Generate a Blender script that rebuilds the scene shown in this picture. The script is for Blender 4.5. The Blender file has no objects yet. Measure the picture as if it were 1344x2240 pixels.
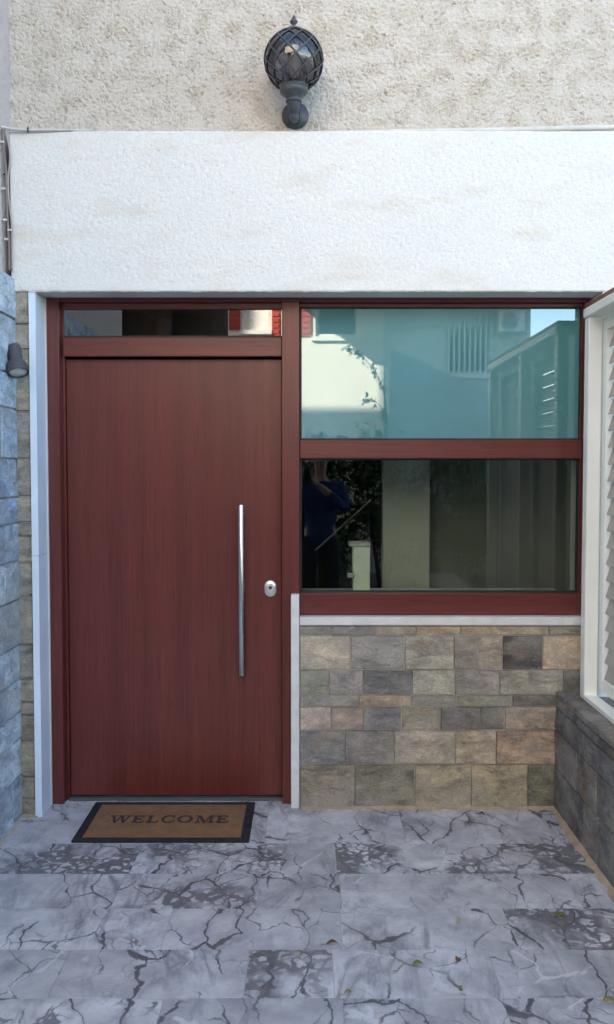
import bpy, bmesh, math, random
import numpy as np
from mathutils import Vector

SC = bpy.context.scene
COL = SC.collection
rnd = random.Random(7)

# ------------------------------------------------------------------ camera, sky, sun, exposure
TILT = math.radians(2.58)
FPX = 2000.0                       # focal length in pixels of the 2240 px high photograph
CAM = Vector((0.0, -4.26, 1.55))
cd = bpy.data.cameras.new('camera')
cam = bpy.data.objects.new('camera', cd)
COL.objects.link(cam)
cd.sensor_fit = 'VERTICAL'
cd.sensor_height = 24.0
cd.lens = FPX / 2240.0 * 24.0
cd.clip_start = 0.01
cd.clip_end = 2000
cam.location = CAM
cam.rotation_euler = (math.pi / 2 - TILT, 0, 0)
SC.camera = cam

TO_SUN = Vector((-0.8, 1.0, 0.6)).normalized()
w = bpy.data.worlds.new('World')
SC.world = w
w.use_nodes = True
wn = w.node_tree.nodes
sky = wn.new('ShaderNodeTexSky')
sky.sky_type = 'NISHITA'
sky.sun_disc = False
sky.sun_elevation = math.asin(TO_SUN.z)
sky.sun_rotation = math.atan2(TO_SUN.x, TO_SUN.y)
sky.altitude = 0
sky.air_density = 1.0
sky.dust_density = 1.0
sky.ozone_density = 1.0
w.node_tree.links.new(sky.outputs[0], wn['Background'].inputs[0])
wn['Background'].inputs[1].default_value = 0.14

sd = bpy.data.lights.new('sun', 'SUN')
sun = bpy.data.objects.new('sun', sd)
COL.objects.link(sun)
sd.energy = 4.6
sd.angle = math.radians(0.55)
sd.color = (1.0, 0.89, 0.74)
sun.rotation_euler = (-TO_SUN).to_track_quat('-Z', 'Y').to_euler()
sun.location = (-8, 10, 16)

vs = SC.view_settings
vs.view_transform = 'Standard'
vs.look = 'None'
vs.gamma = 1
vs.use_curve_mapping = False
vs.exposure = 2.5
SC.cycles.max_bounces = 10
SC.cycles.diffuse_bounces = 5
SC.cycles.glossy_bounces = 5
SC.cycles.transparent_max_bounces = 12
SC.cycles.use_denoising = True


def P(px, py, Y=None, X=None, Z=None):
    """photograph pixel -> point of the place, on a given plane"""
    u = (px - 672) / FPX
    v = (1120 - py) / FPX
    d = Vector((u, math.cos(TILT) + v * math.sin(TILT), -math.sin(TILT) + v * math.cos(TILT)))
    if Y is not None:
        t = (Y - CAM.y) / d.y
    elif X is not None:
        t = (X - CAM.x) / d.x
    else:
        t = (Z - CAM.z) / d.z
    return CAM + d * t


# ------------------------------------------------------------------ materials
def new_mat(name):
    m = bpy.data.materials.new(name)
    m.use_nodes = True
    nt = m.node_tree
    b = nt.nodes['Principled BSDF']
    return m, nt, b


def N(nt, kind, **kw):
    n = nt.nodes.new('ShaderNode' + kind)
    for k, v in kw.items():
        if k.startswith('i_'):
            n.inputs[k[2:].replace('_', ' ')].default_value = v
        else:
            setattr(n, k, v)
    return n


def L(nt, a, b):
    nt.links.new(a, b)


def coords(nt, scale=(1, 1, 1), obj=False, geom=True):
    if obj:
        tc = N(nt, 'TexCoord')
        out = tc.outputs['Object']
    else:
        g = N(nt, 'NewGeometry')
        out = g.outputs['Position']
    mp = N(nt, 'Mapping')
    mp.inputs['Scale'].default_value = scale
    L(nt, out, mp.inputs['Vector'])
    return mp.outputs[0]


def noise(nt, vec, scale, detail=4, rough=0.55, dist=0.0):
    n = N(nt, 'TexNoise')
    n.inputs['Scale'].default_value = scale
    n.inputs['Detail'].default_value = detail
    n.inputs['Roughness'].default_value = rough
    n.inputs['Distortion'].default_value = dist
    if vec is not None:
        L(nt, vec, n.inputs['Vector'])
    return n.outputs['Fac']


def ramp(nt, fac, stops, interp='LINEAR'):
    r = N(nt, 'ValToRGB')
    r.color_ramp.interpolation = interp
    els = r.color_ramp.elements
    while len(els) < len(stops):
        els.new(0.5)
    for e, (p, c) in zip(els, stops):
        e.position = p
        if isinstance(c, (int, float)):
            c = (c, c, c)
        e.color = (*c[:3], 1)
    L(nt, fac, r.inputs['Fac'])
    return r.outputs['Color']


def mix(nt, fac, a, b, mode='MIX'):
    m = N(nt, 'MixRGB', blend_type=mode)
    for sock, v in (('Fac', fac), ('Color1', a), ('Color2', b)):
        s = m.inputs[sock]
        if hasattr(v, 'is_linked'):
            L(nt, v, s)
        elif isinstance(v, (int, float)):
            s.default_value = v if sock == 'Fac' else (v, v, v, 1)
        else:
            s.default_value = (*v[:3], 1)
    return m.outputs[0]


def math_(nt, op, a, b=0.0, c=None):
    m = N(nt, 'Math', operation=op)
    for i, v in enumerate((a, b) if c is None else (a, b, c)):
        if hasattr(v, 'is_linked'):
            L(nt, v, m.inputs[i])
        else:
            m.inputs[i].default_value = v
    return m.outputs[0]


def bump(nt, b, h, strength=0.3, dist=0.01):
    bp = N(nt, 'Bump')
    bp.inputs['Strength'].default_value = strength
    bp.inputs['Distance'].default_value = dist
    L(nt, h, bp.inputs['Height'])
    L(nt, bp.outputs[0], b.inputs['Normal'])


def plain(name, col, rough=0.5, metal=0.0, var=0.12, vscale=8.0, bmp=0.0, bscale=60.0, spec=0.5):
    m, nt, b = new_mat(name)
    v = coords(nt)
    f = noise(nt, v, vscale, 5)
    c = ramp(nt, f, [(0.25, [x * (1 - var) for x in col]), (0.75, [min(1, x * (1 + var)) for x in col])])
    L(nt, c, b.inputs['Base Color'])
    rf = ramp(nt, noise(nt, v, vscale * 2.3, 4), [(0.3, rough * 0.85), (0.7, min(1, rough * 1.15))])
    L(nt, rf, b.inputs['Roughness'])
    b.inputs['Metallic'].default_value = metal
    b.inputs['Specular IOR Level'].default_value = spec
    if bmp:
        bump(nt, b, noise(nt, v, bscale, 5), bmp, 0.004)
    return m


M = {}


def mat_plaster(name, col, stain, low):
    m, nt, b = new_mat(name)
    v = coords(nt)
    big = noise(nt, v, 2.2, 5)
    c = ramp(nt, big, [(0.35, col), (0.75, [x * 0.93 for x in col])])
    fine = noise(nt, v, 110, 3)
    c = mix(nt, 0.5, c, ramp(nt, fine, [(0.3, [x * 0.8 for x in col]), (0.65, [min(1, x * 1.06) for x in col])]))
    # rain and dust stains with a ragged outline
    sv = coords(nt, (1.3, 1, 4.0))
    st = ramp(nt, noise(nt, sv, 2.6, 6, 0.62), [(0.5, 0), (0.72, low)])
    c = mix(nt, st, c, stain)
    L(nt, c, b.inputs['Base Color'])
    b.inputs['Roughness'].default_value = 0.9
    b.inputs['Specular IOR Level'].default_value = 0.2
    bump(nt, b, noise(nt, v, 170, 4, 0.65), 0.55, 0.003)
    return m


M['plaster_beige'] = mat_plaster('beige_stucco', (0.60, 0.55, 0.495), (0.47, 0.40, 0.31), 0.4)
M['plaster_white'] = mat_plaster('white_stucco', (0.73, 0.715, 0.69), (0.60, 0.53, 0.44), 0.6)
M['plaster_side'] = mat_plaster('pinkish_stucco', (0.56, 0.49, 0.46), (0.40, 0.34, 0.28), 0.4)


def mat_wood(name, axis):
    """dark mahogany foil with fine grain along one axis"""
    m, nt, b = new_mat(name)
    sc = {'z': (1, 1, 0.022), 'x': (0.022, 1, 1)}[axis]
    v = coords(nt, sc)
    g1 = noise(nt, v, 95, 5, 0.6)
    g2 = noise(nt, v, 260, 3, 0.6)
    g3 = noise(nt, v, 14, 3, 0.5)
    c = ramp(nt, g1, [(0.28, (0.062, 0.0120, 0.0095)), (0.52, (0.120, 0.0250, 0.0195)), (0.8, (0.185, 0.046, 0.034))])
    c = mix(nt, 0.55, c, ramp(nt, g3, [(0.3, (0.088, 0.0160, 0.0130)), (0.7, (0.160, 0.032, 0.025))]))
    pores = ramp(nt, g2, [(0.30, 0.55), (0.46, 1.0)])
    c = mix(nt, 1.0, c, pores, 'MULTIPLY')
    L(nt, c, b.inputs['Base Color'])
    r = ramp(nt, g1, [(0.3, 0.35), (0.7, 0.27)])
    L(nt, r, b.inputs['Roughness'])
    b.inputs['Specular IOR Level'].default_value = 0.5
    bump(nt, b, g2, 0.08, 0.001)
    return m


M['wood_v'] = mat_wood('mahogany_vertical', 'z')
M['wood_h'] = mat_wood('mahogany_horizontal', 'x')


def mat_stone(name):
    """slate and sandstone cladding: hue from the stone itself (object colour), cleft and mottling from noise"""
    m, nt, b = new_mat(name)
    oi = N(nt, 'ObjectInfo')
    v0 = coords(nt)
    off = N(nt, 'VectorMath', operation='ADD')
    L(nt, v0, off.inputs[0])
    cmb = N(nt, 'CombineXYZ')
    for i in range(3):
        L(nt, math_(nt, 'MULTIPLY', oi.outputs['Random'], 17.0 + 9 * i), cmb.inputs[i])
    L(nt, cmb.outputs[0], off.inputs[1])
    v = off.outputs[0]
    vst = N(nt, 'Mapping')
    vst.inputs['Scale'].default_value = (0.75, 0.75, 1.5)
    L(nt, v, vst.inputs['Vector'])
    v = vst.outputs[0]
    big = noise(nt, v, 11, 9, 0.74, 0.7)
    hs = N(nt, 'HueSaturation')
    hs.inputs['Saturation'].default_value = 0.74
    L(nt, oi.outputs['Color'], hs.inputs['Color'])
    c = mix(nt, 1.0, hs.outputs[0], ramp(nt, big, [(0.30, (0.36, 0.36, 0.38)), (0.48, (0.92, 0.92, 0.92)), (0.66, (1.65, 1.58, 1.45))]), 'MULTIPLY')
    rust = ramp(nt, noise(nt, v, 6, 6, 0.65), [(0.55, 0), (0.72, 0.55)])
    c = mix(nt, rust, c, (0.25, 0.16, 0.09))
    gr = ramp(nt, noise(nt, v, 7.3, 5, 0.65), [(0.58, 0), (0.75, 0.4)])
    c = mix(nt, gr, c, (0.14, 0.145, 0.10))
    blot = ramp(nt, noise(nt, v, 17, 7, 0.75, 0.5), [(0.30, 0.75), (0.43, 0)])
    c = mix(nt, blot, c, (0.055, 0.052, 0.052))
    pale = ramp(nt, noise(nt, v, 21, 7, 0.75), [(0.54, 0), (0.72, 0.62)])
    c = mix(nt, pale, c, (0.44, 0.42, 0.38))
    # cement haze left by the mason, running across several stones
    hz = ramp(nt, noise(nt, coords(nt, (1, 1, 1.8)), 4.2, 6, 0.62), [(0.44, 0), (0.66, 0.58)])
    c = mix(nt, hz, c, (0.36, 0.33, 0.29))
    crack = N(nt, 'TexVoronoi', feature='DISTANCE_TO_EDGE')
    crack.inputs['Scale'].default_value = 11
    dv = N(nt, 'VectorMath', operation='ADD')
    L(nt, v, dv.inputs[0])
    nv = N(nt, 'TexNoise')
    nv.inputs['Scale'].default_value = 14
    L(nt, v, nv.inputs['Vector'])
    L(nt, nv.outputs['Color'], dv.inputs[1])
    L(nt, dv.outputs[0], crack.inputs['Vector'])
    ck = ramp(nt, crack.outputs['Distance'], [(0.0, 0.55), (0.035, 1)])
    c = mix(nt, 0.6, c, mix(nt, 1.0, c, ck, 'MULTIPLY'))
    fine = ramp(nt, noise(nt, v, 130, 4, 0.7), [(0.28, 0.68), (0.68, 1.18)])
    c = mix(nt, 1.0, c, fine, 'MULTIPLY')
    L(nt, c, b.inputs['Base Color'])
    b.inputs['Roughness'].default_value = 0.72
    b.inputs['Specular IOR Level'].default_value = 0.35
    h = math_(nt, 'ADD', math_(nt, 'MULTIPLY', big, 1.0), math_(nt, 'MULTIPLY', noise(nt, v, 60, 6, 0.7), 0.5))
    bump(nt, b, h, 0.7, 0.008)
    return m


M['stone'] = mat_stone('cladding_stone')
M['mortar'] = plain('mortar', (0.37, 0.335, 0.29), 0.95, var=0.25, vscale=20, bmp=0.6, bscale=120)
M['grout'] = plain('grout', (0.36, 0.36, 0.37), 0.9, var=0.15, vscale=9)
M['tan_mortar'] = plain('tan_mortar', (0.36, 0.27, 0.185), 0.95, var=0.3, vscale=12, bmp=0.5, bscale=90)


def mat_marble():
    """white-grey marble; each tile has its own offset (object colour g, b) and share of dark breccia (object colour r)"""
    m, nt, b = new_mat('veined_marble')
    oi = N(nt, 'ObjectInfo')
    sep = N(nt, 'SeparateColor')
    L(nt, oi.outputs['Color'], sep.inputs[0])
    v0 = coords(nt)
    cmb = N(nt, 'CombineXYZ')
    L(nt, math_(nt, 'MULTIPLY', sep.outputs[1], 40), cmb.inputs[0])
    L(nt, math_(nt, 'MULTIPLY', sep.outputs[2], 40), cmb.inputs[1])
    L(nt, math_(nt, 'MULTIPLY', sep.outputs[1], 23), cmb.inputs[2])
    add = N(nt, 'VectorMath', operation='ADD')
    L(nt, v0, add.inputs[0])
    L(nt, cmb.outputs[0], add.inputs[1])
    v = add.outputs[0]

    def warped(vec, sc, amt, detail=5):
        nn = N(nt, 'TexNoise')
        nn.inputs['Scale'].default_value = sc
        nn.inputs['Detail'].default_value = detail
        L(nt, vec, nn.inputs['Vector'])
        sub = N(nt, 'VectorMath', operation='SUBTRACT')
        L(nt, nn.outputs['Color'], sub.inputs[0])
        sub.inputs[1].default_value = (0.5, 0.5, 0.5)
        scl = N(nt, 'VectorMath', operation='SCALE')
        scl.inputs['Scale'].default_value = amt
        L(nt, sub.outputs[0], scl.inputs[0])
        ad = N(nt, 'VectorMath', operation='ADD')
        L(nt, vec, ad.inputs[0])
        L(nt, scl.outputs[0], ad.inputs[1])
        return ad.outputs[0]

    cloud = noise(nt, v, 6.5, 7, 0.65)
    base = ramp(nt, cloud, [(0.28, (0.30, 0.295, 0.325)), (0.48, (0.44, 0.435, 0.465)), (0.68, (0.60, 0.595, 0.62))])
    tone = math_(nt, 'MULTIPLY_ADD', math_(nt, 'FRACT', math_(nt, 'MULTIPLY', sep.outputs[2], 7.31)), 0.40, 0.76)
    base = mix(nt, 1.0, base, ramp(nt, tone, [(0.0, 0.0), (1.0, 1.0)]), 'MULTIPLY')

    def vein(scale, wscale, wamt, tk, lo, hi, msc, strength, col, c, stretch=(1, 1, 1), fine=True):
        mp = N(nt, 'Mapping')
        mp.inputs['Scale'].default_value = stretch
        mp.inputs['Rotation'].default_value = (0, 0, 0.28)
        L(nt, warped(v, wscale, wamt, 5), mp.inputs['Vector'])
        vo = N(nt, 'TexVoronoi', feature='DISTANCE_TO_EDGE')
        vo.inputs['Scale'].default_value = scale
        L(nt, mp.outputs[0], vo.inputs['Vector'])
        th = math_(nt, 'MAXIMUM', math_(nt, 'MULTIPLY_ADD', math_(nt, 'POWER', noise(nt, v, 8, 5, 0.6), 3.0), tk, tk * 0.03), 0.002)
        ln = math_(nt, 'SUBTRACT', 1.0, math_(nt, 'DIVIDE', vo.outputs['Distance'], th))
        ln = math_(nt, 'MINIMUM', math_(nt, 'MULTIPLY', math_(nt, 'MAXIMUM', ln, 0.0), 2.0), 1.0)
        on = ramp(nt, noise(nt, v, msc, 3), [(lo, 0), (hi, 1)])
        return mix(nt, math_(nt, 'MULTIPLY', math_(nt, 'MULTIPLY', ln, on), strength), c, col), on

    # smoky bands drifting across the slab
    mp_s = N(nt, 'Mapping')
    mp_s.inputs['Rotation'].default_value = (0, 0, -0.45)
    mp_s.inputs['Scale'].default_value = (1.0, 0.32, 1)
    L(nt, v, mp_s.inputs['Vector'])
    sm = math_(nt, 'ABSOLUTE', math_(nt, 'SUBTRACT', noise(nt, mp_s.outputs[0], 5.0, 7, 0.62, 0.6), 0.5))
    smk = math_(nt, 'MULTIPLY', ramp(nt, sm, [(0.0, 0.75), (0.012, 0.5), (0.055, 0)]), ramp(nt, noise(nt, v, 3.1, 3), [(0.40, 0), (0.60, 1)]))
    base = mix(nt, smk, base, (0.15, 0.148, 0.172))
    # grey bruise beside the veins, long cracks, a second finer family, hair veins
    c, _ = vein(3.0, 4.0, 0.26, 0.6, 0.46, 0.58, 2.7, 0.28, (0.20, 0.20, 0.225), base, (1.3, 0.55, 1))
    c, _ = vein(3.0, 4.0, 0.26, 0.12, 0.43, 0.50, 2.7, 0.92, (0.060, 0.060, 0.072), c, (1.3, 0.55, 1))
    c, _ = vein(5.4, 6.0, 0.17, 0.11, 0.47, 0.55, 3.3, 0.80, (0.085, 0.083, 0.098), c, (1.2, 0.6, 1))
    c, _ = vein(12.0, 9.0, 0.12, 0.18, 0.50, 0.64, 4.0, 0.45, (0.15, 0.15, 0.17), c)
    # breccia: dark ground with pale fragments
    w3 = warped(v, 18.0, 0.075, 4)
    v3 = N(nt, 'TexVoronoi', feature='DISTANCE_TO_EDGE')
    v3.inputs['Scale'].default_value = 21
    L(nt, w3, v3.inputs['Vector'])
    gap = math_(nt, 'MULTIPLY_ADD', noise(nt, v, 7.5, 5, 0.6), 1.1, -0.34)
    dark = ramp(nt, math_(nt, 'SUBTRACT', v3.outputs['Distance'], math_(nt, 'MULTIPLY', gap, 0.75)), [(0.0, 1), (0.07, 0)])
    rg = math_(nt, 'ADD', noise(nt, v, 2.6, 4, 0.6), math_(nt, 'MULTIPLY_ADD', sep.outputs[0], 0.62, -0.44))
    region = ramp(nt, rg, [(0.43, 0), (0.52, 1)])
    bre = math_(nt, 'MULTIPLY', math_(nt, 'MULTIPLY', dark, region), 0.85)
    c = mix(nt, bre, c, (0.105, 0.098, 0.110))
    # white calcite streaks
    c, _ = vein(2.1, 3.0, 0.25, 0.06, 0.52, 0.58, 5.1, 0.6, (0.58, 0.58, 0.60), c, (1, 0.5, 1))
    # foot dirt
    dirt = ramp(nt, noise(nt, v0, 3.0, 7, 0.65), [(0.45, 0), (0.8, 0.35)])
    c = mix(nt, dirt, c, (0.25, 0.225, 0.205))
    L(nt, c, b.inputs['Base Color'])
    L(nt, ramp(nt, noise(nt, v0, 16, 5), [(0.3, 0.34), (0.7, 0.52)]), b.inputs['Roughness'])
    b.inputs['Specular IOR Level'].default_value = 0.4
    bump(nt, b, noise(nt, v0, 90, 4), 0.06, 0.002)
    return m


M['marble'] = mat_marble()
M['white_marble'] = plain('white_marble_trim', (0.74, 0.74, 0.75), 0.38, var=0.07, vscale=6)
M['jamb_marble'] = plain('white_marble_skylight_tint', (0.66, 0.74, 0.84), 0.36, var=0.06, vscale=6)  # white marble with the blue skylight cast mixed into its colour
M['sill'] = plain('sill_marble', (0.62, 0.60, 0.59), 0.5, var=0.12, vscale=14)
M['cream'] = plain('cream_enamel', (0.80, 0.785, 0.71), 0.38, var=0.04, vscale=9)
M['slat'] = plain('taupe_slat', (0.38, 0.345, 0.305), 0.5, var=0.06, vscale=9)
M['maroon'] = plain('maroon_cap', (0.17, 0.045, 0.032), 0.5, var=0.15)
M['steel'] = plain('brushed_steel', (0.62, 0.61, 0.60), 0.24, metal=1.0, var=0.05, vscale=40)
M['lock'] = plain('satin_nickel', (0.72, 0.71, 0.69), 0.33, metal=0.7, var=0.04, vscale=40)
M['dark_metal'] = plain('dark_keyway', (0.06, 0.055, 0.05), 0.5, metal=0.3)
M['gasket'] = plain('black_gasket', (0.012, 0.012, 0.013), 0.6)
M['threshold'] = plain('threshold_aluminium', (0.10, 0.10, 0.105), 0.45, metal=0.3)
M['alu'] = plain('pale_aluminium', (0.62, 0.62, 0.63), 0.5, var=0.12, vscale=18)
M['lamp_metal'] = plain('aged_lantern_metal', (0.060, 0.062, 0.072), 0.5, metal=0.1, var=0.3, vscale=30, bmp=0.3, bscale=80)
M['spot'] = plain('spot_grey_paint', (0.068, 0.062, 0.070), 0.5, var=0.1, vscale=40, bmp=0.2, bscale=300)
M['spot_glass'] = plain('spot_lens', (0.55, 0.55, 0.53), 0.2, var=0.2, vscale=60)
M['cable_white'] = plain('cable_white', (0.62, 0.61, 0.58), 0.5, var=0.2, vscale=20)
M['cable_brown'] = plain('cable_brown', (0.20, 0.15, 0.135), 0.55, var=0.25, vscale=20)
M['cable_grey'] = plain('cable_grey', (0.34, 0.31, 0.30), 0.5, var=0.2, vscale=20)
M['black_tie'] = plain('black_tie', (0.01, 0.01, 0.01), 0.5)
M['conduit'] = plain('painted_conduit', (0.60, 0.57, 0.52), 0.7, var=0.12, vscale=15)
M['rubber'] = plain('black_rubber', (0.011, 0.011, 0.014), 0.8, bmp=0.5, bscale=300)


def mat_coir():
    m, nt, b = new_mat('coir')
    v = coords(nt)
    f = noise(nt, v, 420, 3, 0.7)
    c = ramp(nt, f, [(0.3, (0.12, 0.062, 0.032)), (0.7, (0.34, 0.19, 0.105))])
    c = mix(nt, 0.4, c, ramp(nt, noise(nt, v, 16, 5), [(0.3, (0.17, 0.09, 0.05)), (0.7, (0.30, 0.17, 0.095))]))
    L(nt, c, b.inputs['Base Color'])
    b.inputs['Roughness'].default_value = 1.0
    b.inputs['Specular IOR Level'].default_value = 0.1
    bump(nt, b, f, 0.9, 0.004)
    return m


M['coir'] = mat_coir()
M['print'] = plain('coir_dark_print', (0.035, 0.025, 0.023), 1.0, var=0.5, vscale=300)


def mat_glass(name, tcol, gcol, base, rough=0.0, wav=0.0):
    m = bpy.data.materials.new(name)
    m.use_nodes = True
    nt = m.node_tree
    nt.nodes.remove(nt.nodes['Principled BSDF'])
    out = nt.nodes['Material Output']
    t = N(nt, 'BsdfTransparent')
    t.inputs[0].default_value = (*tcol, 1)
    g = N(nt, 'BsdfGlossy')
    g.inputs['Color'].default_value = (*gcol, 1)
    g.inputs['Roughness'].default_value = rough
    fr = N(nt, 'Fresnel')
    fr.inputs['IOR'].default_value = 1.5
    f = math_(nt, 'MULTIPLY_ADD', fr.outputs[0], 1.0 - base, base)
    mx = N(nt, 'MixShader')
    L(nt, f, mx.inputs[0])
    L(nt, t.outputs[0], mx.inputs[1])
    L(nt, g.outputs[0], mx.inputs[2])
    L(nt, mx.outputs[0], out.inputs['Surface'])
    if wav:
        bp = N(nt, 'Bump')
        bp.inputs['Strength'].default_value = wav
        bp.inputs['Distance'].default_value = 0.002
        L(nt, noise(nt, coords(nt), 3.0, 2), bp.inputs['Height'])
        L(nt, bp.outputs[0], g.inputs['Normal'])
    return m


def mat_frosted(name, film, refl):
    """float glass with a milky teal film on its inner side: mirror reflection over a matt, slightly see-through body"""
    m = bpy.data.materials.new(name)
    m.use_nodes = True
    nt = m.node_tree
    nt.nodes.remove(nt.nodes['Principled BSDF'])
    out = nt.nodes['Material Output']
    d = N(nt, 'BsdfDiffuse')
    L(nt, ramp(nt, noise(nt, coords(nt), 2.5, 4), [(0.3, [x * 0.9 for x in film]), (0.7, [x * 1.08 for x in film])]), d.inputs[0])
    t = N(nt, 'BsdfTransparent')
    t.inputs[0].default_value = (0.35, 0.58, 0.60, 1)
    mx0 = N(nt, 'MixShader')
    mx0.inputs[0].default_value = 0.30
    L(nt, d.outputs[0], mx0.inputs[1])
    L(nt, t.outputs[0], mx0.inputs[2])
    g = N(nt, 'BsdfGlossy')
    g.inputs['Color'].default_value = (0.90, 0.98, 1.0, 1)
    g.inputs['Roughness'].default_value = 0.012
    fr = N(nt, 'Fresnel')
    fr.inputs['IOR'].default_value = 1.5
    mx = N(nt, 'MixShader')
    L(nt, math_(nt, 'MULTIPLY_ADD', fr.outputs[0], 1.0 - refl, refl), mx.inputs[0])
    L(nt, mx0.outputs[0], mx.inputs[1])
    L(nt, g.outputs[0], mx.inputs[2])
    L(nt, mx.outputs[0], out.inputs['Surface'])
    return m


M['glass_solar'] = mat_frosted('teal_frosted_glass', (0.105, 0.300, 0.315), 0.125)
M['glass_clear'] = mat_glass('grey_float_glass', (0.86, 0.89, 0.865), (0.95, 1.0, 0.97), 0.004)
M['glass_transom'] = mat_glass('dark_float_glass', (0.5, 0.52, 0.52), (1, 0.98, 0.96), 0.10)
M['glass_smoke'] = mat_glass('smoked_globe_glass', (0.40, 0.37, 0.37), (0.9, 0.9, 0.92), 0.05, 0.03)
M['glass_far'] = mat_glass('far_window_glass', (0.2, 0.25, 0.28), (0.9, 0.95, 1), 0.15)

M['bulb'] = plain('bulb_white_glass', (0.75, 0.73, 0.68), 0.25)
M['room_dark'] = plain('room_dark_red', (0.06, 0.018, 0.015), 0.7, var=0.3, vscale=4)
M['room_floor'] = plain('room_floor', (0.05, 0.035, 0.028), 0.4, var=0.2)
M['room_white'] = plain('room_white', (0.60, 0.62, 0.57), 0.8, var=0.05, vscale=3)
M['room_grey'] = plain('room_grey', (0.36, 0.36, 0.33), 0.8, var=0.06, vscale=3)
M['room_drape'] = plain('room_drape', (0.13, 0.13, 0.115), 0.9, var=0.12, vscale=4)
M['pale_green'] = plain('pale_green_paint', (0.62, 0.68, 0.55), 0.6, var=0.05)
M['grey_shelf'] = plain('grey_ledge', (0.42, 0.42, 0.40), 0.6, var=0.05)
M['asphalt'] = plain('asphalt', (0.055, 0.055, 0.057), 0.9, var=0.25, vscale=6, bmp=0.4, bscale=70)
M['paving'] = plain('concrete_paving', (0.27, 0.265, 0.25), 0.9, var=0.2, vscale=3, bmp=0.3, bscale=60)
M['far_cream'] = plain('far_cream_render', (0.76, 0.72, 0.64), 0.9, var=0.05, vscale=2)
M['far_white'] = plain('far_white_render', (0.62, 0.66, 0.66), 0.9, var=0.05, vscale=2)
M['far_shade'] = plain('far_shade_blue', (0.36, 0.43, 0.47), 0.9, var=0.06, vscale=2)  # bluish tone standing in for the shaded lower part of the facade
M['far_brown'] = plain('far_brown_timber', (0.060, 0.048, 0.042), 0.8, var=0.2, vscale=3)
M['shutter_red'] = plain('red_shutter', (0.42, 0.055, 0.040), 0.6, var=0.1)
M['curtain'] = plain('grey_curtain', (0.35, 0.38, 0.40), 0.9, var=0.15, vscale=12)
M['white_frame'] = plain('white_frame', (0.75, 0.75, 0.73), 0.5, var=0.04)
M['roof_tile'] = plain('roof_slab', (0.33, 0.30, 0.27), 0.9)
M['bark'] = plain('bark', (0.09, 0.065, 0.045), 0.95, var=0.3, vscale=20, bmp=0.6)


def mat_leaf(name, c0, c1):
    m, nt, b = new_mat(name)
    v = coords(nt)
    c = ramp(nt, noise(nt, v, 7, 3), [(0.3, c0), (0.7, c1)])
    L(nt, c, b.inputs['Base Color'])
    b.inputs['Roughness'].default_value = 0.5
    return m


M['leaf'] = mat_leaf('evergreen_leaf', (0.022, 0.045, 0.016), (0.055, 0.10, 0.032))
M['leaf_green'] = mat_leaf('fallen_green', (0.10, 0.16, 0.025), (0.17, 0.21, 0.035))
M['leaf_yellow'] = mat_leaf('fallen_yellow', (0.22, 0.21, 0.04), (0.30, 0.25, 0.05))
M['leaf_brown'] = mat_leaf('fallen_brown', (0.12, 0.06, 0.025), (0.22, 0.12, 0.04))
M['leaf_dry'] = mat_leaf('fallen_dry', (0.05, 0.025, 0.018), (0.08, 0.04, 0.022))

# ------------------------------------------------------------------ builders
WO = {}


def link(o, parent=None, world=Vector((0, 0, 0))):
    COL.objects.link(o)
    if parent is not None:
        o.parent = parent
        o.location = world - WO[parent.name]
    else:
        o.location = world
    WO[o.name] = world.copy()
    return o


def tag(o, label=None, cat=None, group=None, kind=None):
    if label:
        o['label'] = label
    if cat:
        o['category'] = cat
    if group:
        o['group'] = group
    if kind:
        o['kind'] = kind
    return o


def thing(name, loc, label=None, cat=None, group=None, parent=None):
    o = bpy.data.objects.new(name, None)
    o.empty_display_size = 0.1
    link(o, parent, Vector(loc))
    return tag(o, label, cat, group)


def build(name, verts, faces, mat, parent=None, smooth=False, color=None, origin=None):
    """one mesh object from world coordinates; its origin sits at the base centre of its box"""
    va = np.asarray(verts, dtype=float)
    if origin is None:
        lo, hi = va.min(0), va.max(0)
        origin = Vector(((lo[0] + hi[0]) / 2, (lo[1] + hi[1]) / 2, lo[2]))
    va = va - np.array(origin)
    me = bpy.data.meshes.new(name)
    me.from_pydata(va.tolist(), [], faces)
    me.update()
    if smooth:
        me.polygons.foreach_set('use_smooth', [True] * len(me.polygons))
    me.materials.append(mat)
    o = bpy.data.objects.new(name, me)
    link(o, parent, Vector(origin))
    if color:
        o.color = (*color[:3], 1)
    return o


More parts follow.
